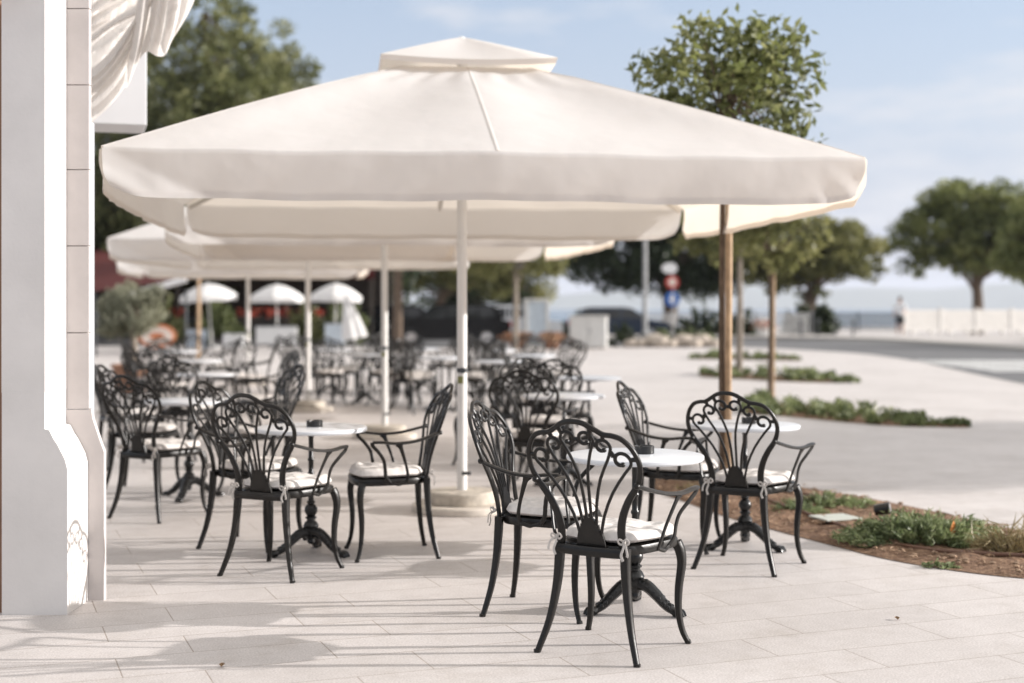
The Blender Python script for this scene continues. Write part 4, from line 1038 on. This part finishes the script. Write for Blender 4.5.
# ================================================================== STREET FURNITURE
def cabinet():
    Yc = 47.5; a = X(570, Yc); b = X(607, Yc); t = thing('white_cabinet', 'white square utility cabinet beside the road', 'cabinet', ((a + b) / 2, Yc, 0), -.12)
    w = b - a
    m = MB(); m.box((0, 0, .56), (w, .6, 1.02), 0, .02); m.build('body', M['cabinet'], t, 0)
    m = MB(); m.box((0, 0, 1.095), (w + .08, .68, .05), 0, .015); m.build('lid', M['cabinet'], t, 0)
    m = MB(); m.box((0, -.305, .56), (.012, .012, .9)); m.box((.08, -.315, .6), (.03, .03, .14)); m.build('door_gap', M['greymetal'], t, 0)
    m = MB(); m.box((0, 0, .025), (w - .06, .54, .05)); m.build('plinth', M['basestone2'], t, 0)
cabinet()
def column():
    Yc = 49; t = thing('white_booth', 'narrow pale booth with glazed panels between the white car and cabinet', 'booth', (X(536, Yc), Yc, 0), .1)
    m = MB()
    for x in (-.36, .36):
        for y in (-.36, .36): m.box((x, y, .82), (.09, .09, 1.62))
    m.box((0, 0, 1.66), (.86, .86, .08)); m.box((0, 0, .06), (.78, .78, .12)); m.build('frame', M['cabinet'], t, 0)
    for a in range(4):
        m = MB(); R = Matrix.Rotation(a * PI / 2, 3, 'Z'); c = R @ Vector((0, -.345, .86)); m.box(c, (.62, .02, 1.48), a * PI / 2); m.build('panel', M['paleblue'], t, 0)
column()
for i, (px, lab) in enumerate(((518, 'left of two terracotta pots with orange flowers'), (552, 'right of two terracotta pots with orange flowers, beside the cabinet'))):
    Yp = 47; t = thing('flower_pot', lab, 'flower pot', (X(px, Yp), Yp, 0), 0, 'terracotta pots by the road')
    m = MB(); m.lathe([(0, 0), (.2, 0), (.28, .22), (.31, .22), (.31, .27), (.26, .27), (.25, .24), (0, .24)], 18); m.build('pot', M['terra'], t)
    rng = np.random.default_rng(95 + i); n = 420; C = np.stack([rng.normal(0, .2, n), rng.normal(0, .18, n), rng.uniform(.25, .55, n)], 1); D = rng.normal(size=(n, 3)); D /= np.linalg.norm(D, axis=1, keepdims=True)
    leaves_mesh('flowers', C, D, np.full(n, .16), np.full(n, .1), L_['orangeflower'], t, rng)
def signs():
    Ys = 50; t = thing('road_sign_post', 'thin post with white, red and blue round road signs', 'road sign', (X(673, Ys), Ys, 0))
    m = MB(); m.tube([(0, 0, 0), (0, 0, 3.0)], .035, n=10); m.build('post', M['greymetal'], t)
    def disc(name, x, z, rx, rz, mat, y=-.06, par=None, th=.02):
        m = MB(); m.prism([(rx * math.cos(2 * PI * k / 32), rz * math.sin(2 * PI * k / 32)) for k in range(32)], lambda a, b, d: Vector((x + a, d, z + b)), y, y + th); return m.build(name, mat, par or t, 0)
    disc('white_sign', -.13, 2.80, .28, .19, M['white'])
    d = disc('red_sign', -.03, 2.30, .24, .24, M['signred']); disc('disc_face', -.03, 2.30, .14, .14, M['pinkish'], -.066, d, .004)
    d = disc('blue_sign', -.03, 1.70, .27, .27, M['signblue'])
    m = MB(); m.prism([(-.05, .18), (-.05, 0), (-.13, .02), (.0, -.2), (.13, .02), (.05, 0), (.05, .18)][::-1], lambda a, b, dd: Vector((-.03 + a, dd, 1.70 + b)), -.067, -.061); m.build('arrow', M['white'], d, 0)
signs()
def lamppost():
    Yl = 51; t = thing('street_lamp', 'tall grey lamp post left of the road signs', 'street lamp', (X(645, Yl), Yl, 0))
    m = MB(); m.lathe([(0, 0), (.14, 0), (.14, .5), (.09, .55), (.085, 2), (.06, 6.2), (0, 6.2)], 14); m.build('pole', M['greymetal'], t)
    m = MB(); m.tube(spl([(0, 0, 6.1), (.0, -.3, 6.5), (0, -1.0, 6.6)], 5), .04, n=8); m.build('arm', M['greymetal'], t)
    m = MB(); m.box((0, -1.25, 6.58), (.28, .6, .12), 0, .04); m.build('lamp_head', M['greymetal'], t, 0)
lamppost()
def rubble():
    rr = random.Random(4)
    for i in range(9):
        px = 632 + i * 10 + rr.uniform(-3, 3); r = rr.uniform(.22, .42); m = MB(); m.ball((0, 0, r * .5), r, 7, (1.1, .9, .75))
        m.v = [tuple(Vector(v) * (1 + .12 * math.sin(v[0] * 19 + i) * math.cos(v[2] * 23))) for v in m.v]
        o = m.build('boulder', M['rock'], None, 50); o.location = (X(px, 49.2), 49.2 + rr.uniform(-.3, .5), 0); tag(o, 'pale boulder in the rockery beneath the road signs', 'boulder', 'rockery boulders')
    for i, px in enumerate((622, 660, 688, 703)):
        bush('shrub', ('low dark shrub right of the white cabinet', 'low shrub left of the sign post foot', 'low shrub right of the sign post foot', 'low shrub at the right end of the rockery')[i], (X(px, 50), 50, 0), .55, .45, (.9, .6, .7, .5)[i], 700, .16, L_['cover' if i else 'dark'], 120 + i, 'shrubs beside the road', .5, 1)
rubble()
def bar_fence(name, label, A, B, h, mat, step=.14, post=2.4, pr=.04):
    A, B = Vector(A), Vector(B); d = B - A; Ln = d.length; n = int(Ln / step); t = thing(name, label, 'fence', A)
    d.normalize(); m = MB()
    for z in (h - .04, h * .15): m.tube([Vector((0, 0, z)), d * Ln + Vector((0, 0, z))], .03, n=6)
    m.build('rail', mat, t)
    m = MB()
    for i in range(n): m.tube([d * (i * step) + Vector((0, 0, h * .15)), d * (i * step) + Vector((0, 0, h - .04))], .038, n=5)
    m.build('bars', mat, t)
    k = int(Ln / post)
    for i in range(k + 1):
        m = MB(); p = d * (i * Ln / k); m.box((p.x, p.y, h / 2 + .03), (2 * pr, 2 * pr, h + .06)); m.build('post', mat, t, 0)
    return t
bar_fence('metal_fence', 'dark metal bar fence before the sea, left of the balustrade', (X(812, 82), 82, 0), (X(906, 78), 78, 0), 1.1, M['darkmetal'])
bar_fence('metal_fence', 'grey bar fence behind the rockery and road signs', (X(640, 66), 66, 0), (X(812, 68), 68, 0), 1.15, M['greymetal'])
for i, px in enumerate((801, 818, 835, 853)):
    m = MB(); m.lathe([(0, 0), (.09, 0), (.09, .06), (.055, .08), (.05, .62), (.075, .66), (.075, .7), (.05, .78), (0, .8)], 14)
    o = m.build('bollard', M['darkmetal'], None); o.location = (X(px, 64.5), 64.5, .1); tag(o, 'dark bollard in the row before the metal fence', 'bollard', 'row of dark bollards')
def balustrade():
    A = Vector((18.5, 66, .12)); B2 = Vector((44.3, 72.2, .12))
    t = thing('balustrade', 'long pale balustrade with slatted panels along the promenade', 'balustrade', A)
    d = (B2 - A); Ln = d.length; d.normalize(); ang = math.atan2(d.y, d.x); n = 14; st = Ln / n
    for i in range(n + 1):
        m = MB(); p = d * (i * st); m.box((p.x, p.y, .6), (.18, .12, 1.2), ang, .02); m.box((p.x, p.y, 1.225), (.22, .16, .05), ang, .01); m.build('post', M['balu'], t, 0)
    R = Matrix.Rotation(ang, 3, 'Z')
    for i in range(n):
        c = d * ((i + .5) * st); m = MB()
        m.box((c.x, c.y, .70), (st - .18, .05, .86), ang)
        for z in (.36, .52, .68, .84, 1.0, 1.12): m.box((c.x, c.y, z), (st - .19, .075, .12), ang)
        m.box((c.x, c.y, .22), (st - .19, .14, .1), ang); m.box((c.x - d.x * st * .25, c.y - d.y * st * .25, .085), (.2, .2, .168), ang); m.box((c.x + d.x * st * .25, c.y + d.y * st * .25, .085), (.2, .2, .168), ang)
        m.build('slatted_panel', M['balu'], t, 0)
balustrade()

# ================================================================== PERSON
def person():
    Yp = 66; t = thing('person', 'person in white shirt and black shorts standing by the balustrade', 'person', (X(900, Yp), Yp, .12), -.5)
    V = [(0, 0, .95), (0, 0, 1.15), (0, 0, 1.36), (0, 0, 1.50), (0, -.01, 1.60), (0, -.01, 1.70),
         (.10, 0, .88), (.11, -.01, .50), (.115, .02, .08), (.12, -.12, .03),
         (-.10, 0, .88), (-.12, -.05, .50), (-.13, .0, .08), (-.135, -.14, .03),
         (.19, 0, 1.42), (.25, -.02, 1.16), (.23, -.20, 1.02), (.21, -.28, 1.00),
         (-.19, 0, 1.42), (-.25, .02, 1.16), (-.24, -.06, .93), (-.24, -.10, .84)]
    Eg = [(0, 1), (1, 2), (2, 3), (3, 4), (4, 5), (0, 6), (6, 7), (7, 8), (8, 9), (0, 10), (10, 11), (11, 12), (12, 13), (2, 14), (14, 15), (15, 16), (16, 17), (2, 18), (18, 19), (19, 20), (20, 21)]
    Rr = [.15, .14, .155, .06, .09, .085, .095, .062, .042, .035, .095, .062, .042, .035, .06, .045, .034, .03, .06, .045, .034, .03]
    def skin(name, idx, add, mat, parent):
        vs = [V[i] for i in idx]; mp = {i: k for k, i in enumerate(idx)}; es = [(mp[a], mp[b]) for a, b in Eg if a in mp and b in mp]
        me = bpy.data.meshes.new(name); me.from_pydata(vs, es, []); o = bpy.data.objects.new(name, me); COL.objects.link(o)
        sk = o.modifiers.new('s', 'SKIN'); 
        if not me.skin_vertices: me.attributes.new('x', 'FLOAT', 'POINT')
        for k, i in enumerate(idx): me.skin_vertices[0].data[k].radius = (Rr[i] + add, (Rr[i] + add) * .85)
        me.skin_vertices[0].data[0].use_root = True
        ss = o.modifiers.new('ss', 'SUBSURF'); ss.levels = 2; ss.render_levels = 2
        me.materials.append(mat); o.parent = parent; return o
    bm_ok = True
    try:
        b = skin('body', list(range(22)), 0, M['skin'], t)
    except Exception:
        bm_ok = False
        m = MB()
        for a, c in Eg: m.tube([V[a], V[c]], [Rr[a], Rr[c]], n=10)
        b = m.build('body', M['skin'], t)
    def shell(name, segs, add, mat):
        m = MB()
        for pts, rr in segs: m.tube(spl(pts, 4), [x + add for x in rr], n=14)
        return m.build(name, mat, t, 60)
    shell('shirt', [([(0, 0, .90), (0, 0, 1.1), (0, 0, 1.34), (0, 0, 1.47)], [.165, .155, .17, .09]), ([(.12, 0, 1.41), (.2, 0, 1.39), (.245, -.01, 1.2)], [.07, .068, .06]), ([(-.12, 0, 1.41), (-.2, 0, 1.39), (-.245, .01, 1.2)], [.07, .068, .06])], .012, M['shirt'])
    shell('shorts', [([(0, 0, .99), (0, 0, .86)], [.165, .16]), ([(.085, 0, .9), (.11, -.01, .52)], [.10, .095]), ([(-.085, 0, .9), (-.12, -.045, .52)], [.10, .095])], .012, M['shorts'])
    h = MB(); h.ball((0, .012, 1.70), .108, 10, (.95, 1.0, 1.05)); h.v = [(x, max(y, -.045) if z < 1.73 else y, max(z, 1.60)) for x, y, z in h.v]; h.build('hair', M['hair'], t)
    f = MB(); f.ball((0, -.10, 1.665), .018, 6, (.8, 1, 1.3))
    for s in (-1, 1): f.ball((s * .088, -.005, 1.67), .022, 6, (.5, 1, 1.3)); f.ball((s * .034, -.088, 1.69), .010, 6)
    f.build('face', M['skin'], t)
person()
p = gp(781, 340)
t = thing('flower_tub', 'small tub of white and red flowers beyond the pale paving', 'flower tub', (X(781, 60), 64, 0))
m = MB(); m.lathe([(0, 0), (.3, 0), (.38, .35), (.42, .36), (.42, .42), (.34, .42), (0, .38)], 16); m.build('tub', M['cabinet'], t)
rng = np.random.default_rng(97); n = 260; C = np.stack([rng.normal(0, .22, n), rng.normal(0, .2, n), rng.uniform(.42, .85, n)], 1); D = rng.normal(size=(n, 3)); D /= np.linalg.norm(D, axis=1, keepdims=True)
leaves_mesh('flowers', C, D, np.full(n, .16), np.full(n, .1), L_['mixflower'], t, rng)

# ================================================================== FAR HILLS
def hills():
    rr = random.Random(5)
    def fn(u, v):
        x = -4500 + 9000 * u; z = 105 + 45 * math.sin(u * 9 + 1) + 26 * math.sin(u * 23) + 10 * math.sin(u * 61)
        z *= min(1, 8 * min(u, 1 - u) + .1)
        return Vector((x, 8300 + 700 * v, -4 + max(0, z) * math.sin(PI * .5 * min(1, v * 1.6))))
    m = MB(); m.grid(fn, 160, 10); struct(m.build('hills', M['hills'], None))
hills()

def haze():
    m = bpy.data.materials.new('sea_air'); m.use_nodes = True; t = m.node_tree; t.nodes.remove(t.nodes['Principled BSDF'])
    v = t.nodes.new('ShaderNodeVolumePrincipled'); v.inputs['Color'].default_value = (.86, .91, 1, 1); v.inputs['Density'].default_value = .00011; v.inputs['Anisotropy'].default_value = .1
    t.links.new(v.outputs['Volume'], t.nodes['Material Output'].inputs['Volume'])
    b = MB(); b.box((0, 4700, 88), (24000, 9800, 188)); o = b.build('haze', m, None, 0); o['kind'] = 'stuff'; o['label'] = 'thin pale sea air between the terrace and the far hills'; o['category'] = 'haze'
haze()
# ================================================================== SKY, SUN, CAMERA
EL, AZ = math.radians(16.5), math.radians(3)          # sun from the right, a touch beyond the subject
sd = Vector((math.cos(EL) * math.cos(AZ), math.cos(EL) * math.sin(AZ), math.sin(EL)))
CLOC = (1.3, .7, 1.1)
w = bpy.data.worlds.new('World'); scene.world = w; w.use_nodes = True
t = w.node_tree; bg = t.nodes['Background']
sky = t.nodes.new('ShaderNodeTexSky'); sky.sky_type = 'NISHITA'; sky.sun_disc = False
sky.sun_elevation = EL; sky.sun_rotation = math.atan2(sd.x, sd.y)
sky.air_density = 1.0; sky.dust_density = 1.2; sky.ozone_density = 1.2; sky.altitude = 10
tc = t.nodes.new('ShaderNodeTexCoord'); mp = t.nodes.new('ShaderNodeMapping'); mp.inputs['Scale'].default_value = (1.6, 1.6, 7); mp.inputs['Location'].default_value = CLOC
t.links.new(tc.outputs['Generated'], mp.inputs['Vector'])
n = t.nodes.new('ShaderNodeTexNoise'); n.inputs['Scale'].default_value = 2.2; n.inputs['Detail'].default_value = 7; n.inputs['Roughness'].default_value = .58
t.links.new(mp.outputs['Vector'], n.inputs['Vector'])
r = t.nodes.new('ShaderNodeValToRGB'); r.color_ramp.elements[0].position = .535; r.color_ramp.elements[1].position = .66
r.color_ramp.elements[0].color = (0, 0, 0, 1); r.color_ramp.elements[1].color = (.7, .7, .7, 1)
t.links.new(n.outputs['Fac'], r.inputs['Fac'])
sx = t.nodes.new('ShaderNodeSeparateXYZ'); t.links.new(tc.outputs['Generated'], sx.inputs[0])
hz = t.nodes.new('ShaderNodeMapRange'); hz.interpolation_type = 'SMOOTHSTEP'
hz.inputs['From Min'].default_value = -.02; hz.inputs['From Max'].default_value = .30; hz.inputs['To Min'].default_value = .92; hz.inputs['To Max'].default_value = .38
t.links.new(sx.outputs['Z'], hz.inputs['Value'])
mh = t.nodes.new('ShaderNodeMix'); mh.data_type = 'RGBA'      # thin marine haze: pale air over the whole sky, thickest near the horizon
t.links.new(hz.outputs[0], mh.inputs[0]); t.links.new(sky.outputs['Color'], mh.inputs[6]); mh.inputs[7].default_value = (2.65, 2.82, 3.6, 1)
mx = t.nodes.new('ShaderNodeMix'); mx.data_type = 'RGBA'
zc = t.nodes.new('ShaderNodeMapRange'); zc.interpolation_type = 'SMOOTHSTEP'      # bright warm overhead sky, added above the view to lift the ambient fill
zc.inputs['From Min'].default_value = .26; zc.inputs['From Max'].default_value = .55; zc.inputs['To Min'].default_value = 0; zc.inputs['To Max'].default_value = .85
t.links.new(sx.outputs['Z'], zc.inputs['Value'])
mz = t.nodes.new('ShaderNodeMix'); mz.data_type = 'RGBA'
t.links.new(zc.outputs[0], mz.inputs[0]); t.links.new(mh.outputs[2], mz.inputs[6]); mz.inputs[7].default_value = (6.3, 6.05, 5.75, 1)
t.links.new(r.outputs['Color'], mx.inputs[0]); t.links.new(mz.outputs[2], mx.inputs[6]); mx.inputs[7].default_value = (4.0, 4.0, 4.15, 1)
t.links.new(mx.outputs[2], bg.inputs['Color']); bg.inputs['Strength'].default_value = .12
sl = bpy.data.lights.new('sun', 'SUN'); sl.energy = 4.3; sl.angle = math.radians(.55); sl.color = (1, .955, .92)
so = bpy.data.objects.new('sun', sl); COL.objects.link(so); so.rotation_euler = sd.to_track_quat('Z', 'Y').to_euler()
cam = bpy.data.cameras.new('camera'); co = bpy.data.objects.new('camera', cam); COL.objects.link(co)
co.location = (0, 0, CH); co.rotation_euler = (PI / 2, 0, 0)
cam.sensor_width = 36; cam.lens = F / 1024 * 36; cam.shift_y = -(341.5 - HZ) / 1024
cam.clip_end = 30000; cam.clip_start = .05
cam.dof.use_dof = True; cam.dof.focus_distance = 5.9; cam.dof.aperture_fstop = 1.4; cam.dof.aperture_blades = 9
scene.camera = co
scene.render.engine = 'CYCLES'
scene.view_settings.view_transform = 'Standard'; scene.view_settings.look = 'None'
scene.view_settings.exposure = .83; scene.view_settings.gamma = 1
scene.cycles.use_denoising = True
scene.cycles.max_bounces = 8; scene.cycles.diffuse_bounces = 4; scene.cycles.glossy_bounces = 3; scene.cycles.transparent_max_bounces = 6
scene.cycles.caustics_reflective = False; scene.cycles.caustics_refractive = False
scene.cycles.sample_clamp_indirect = 6
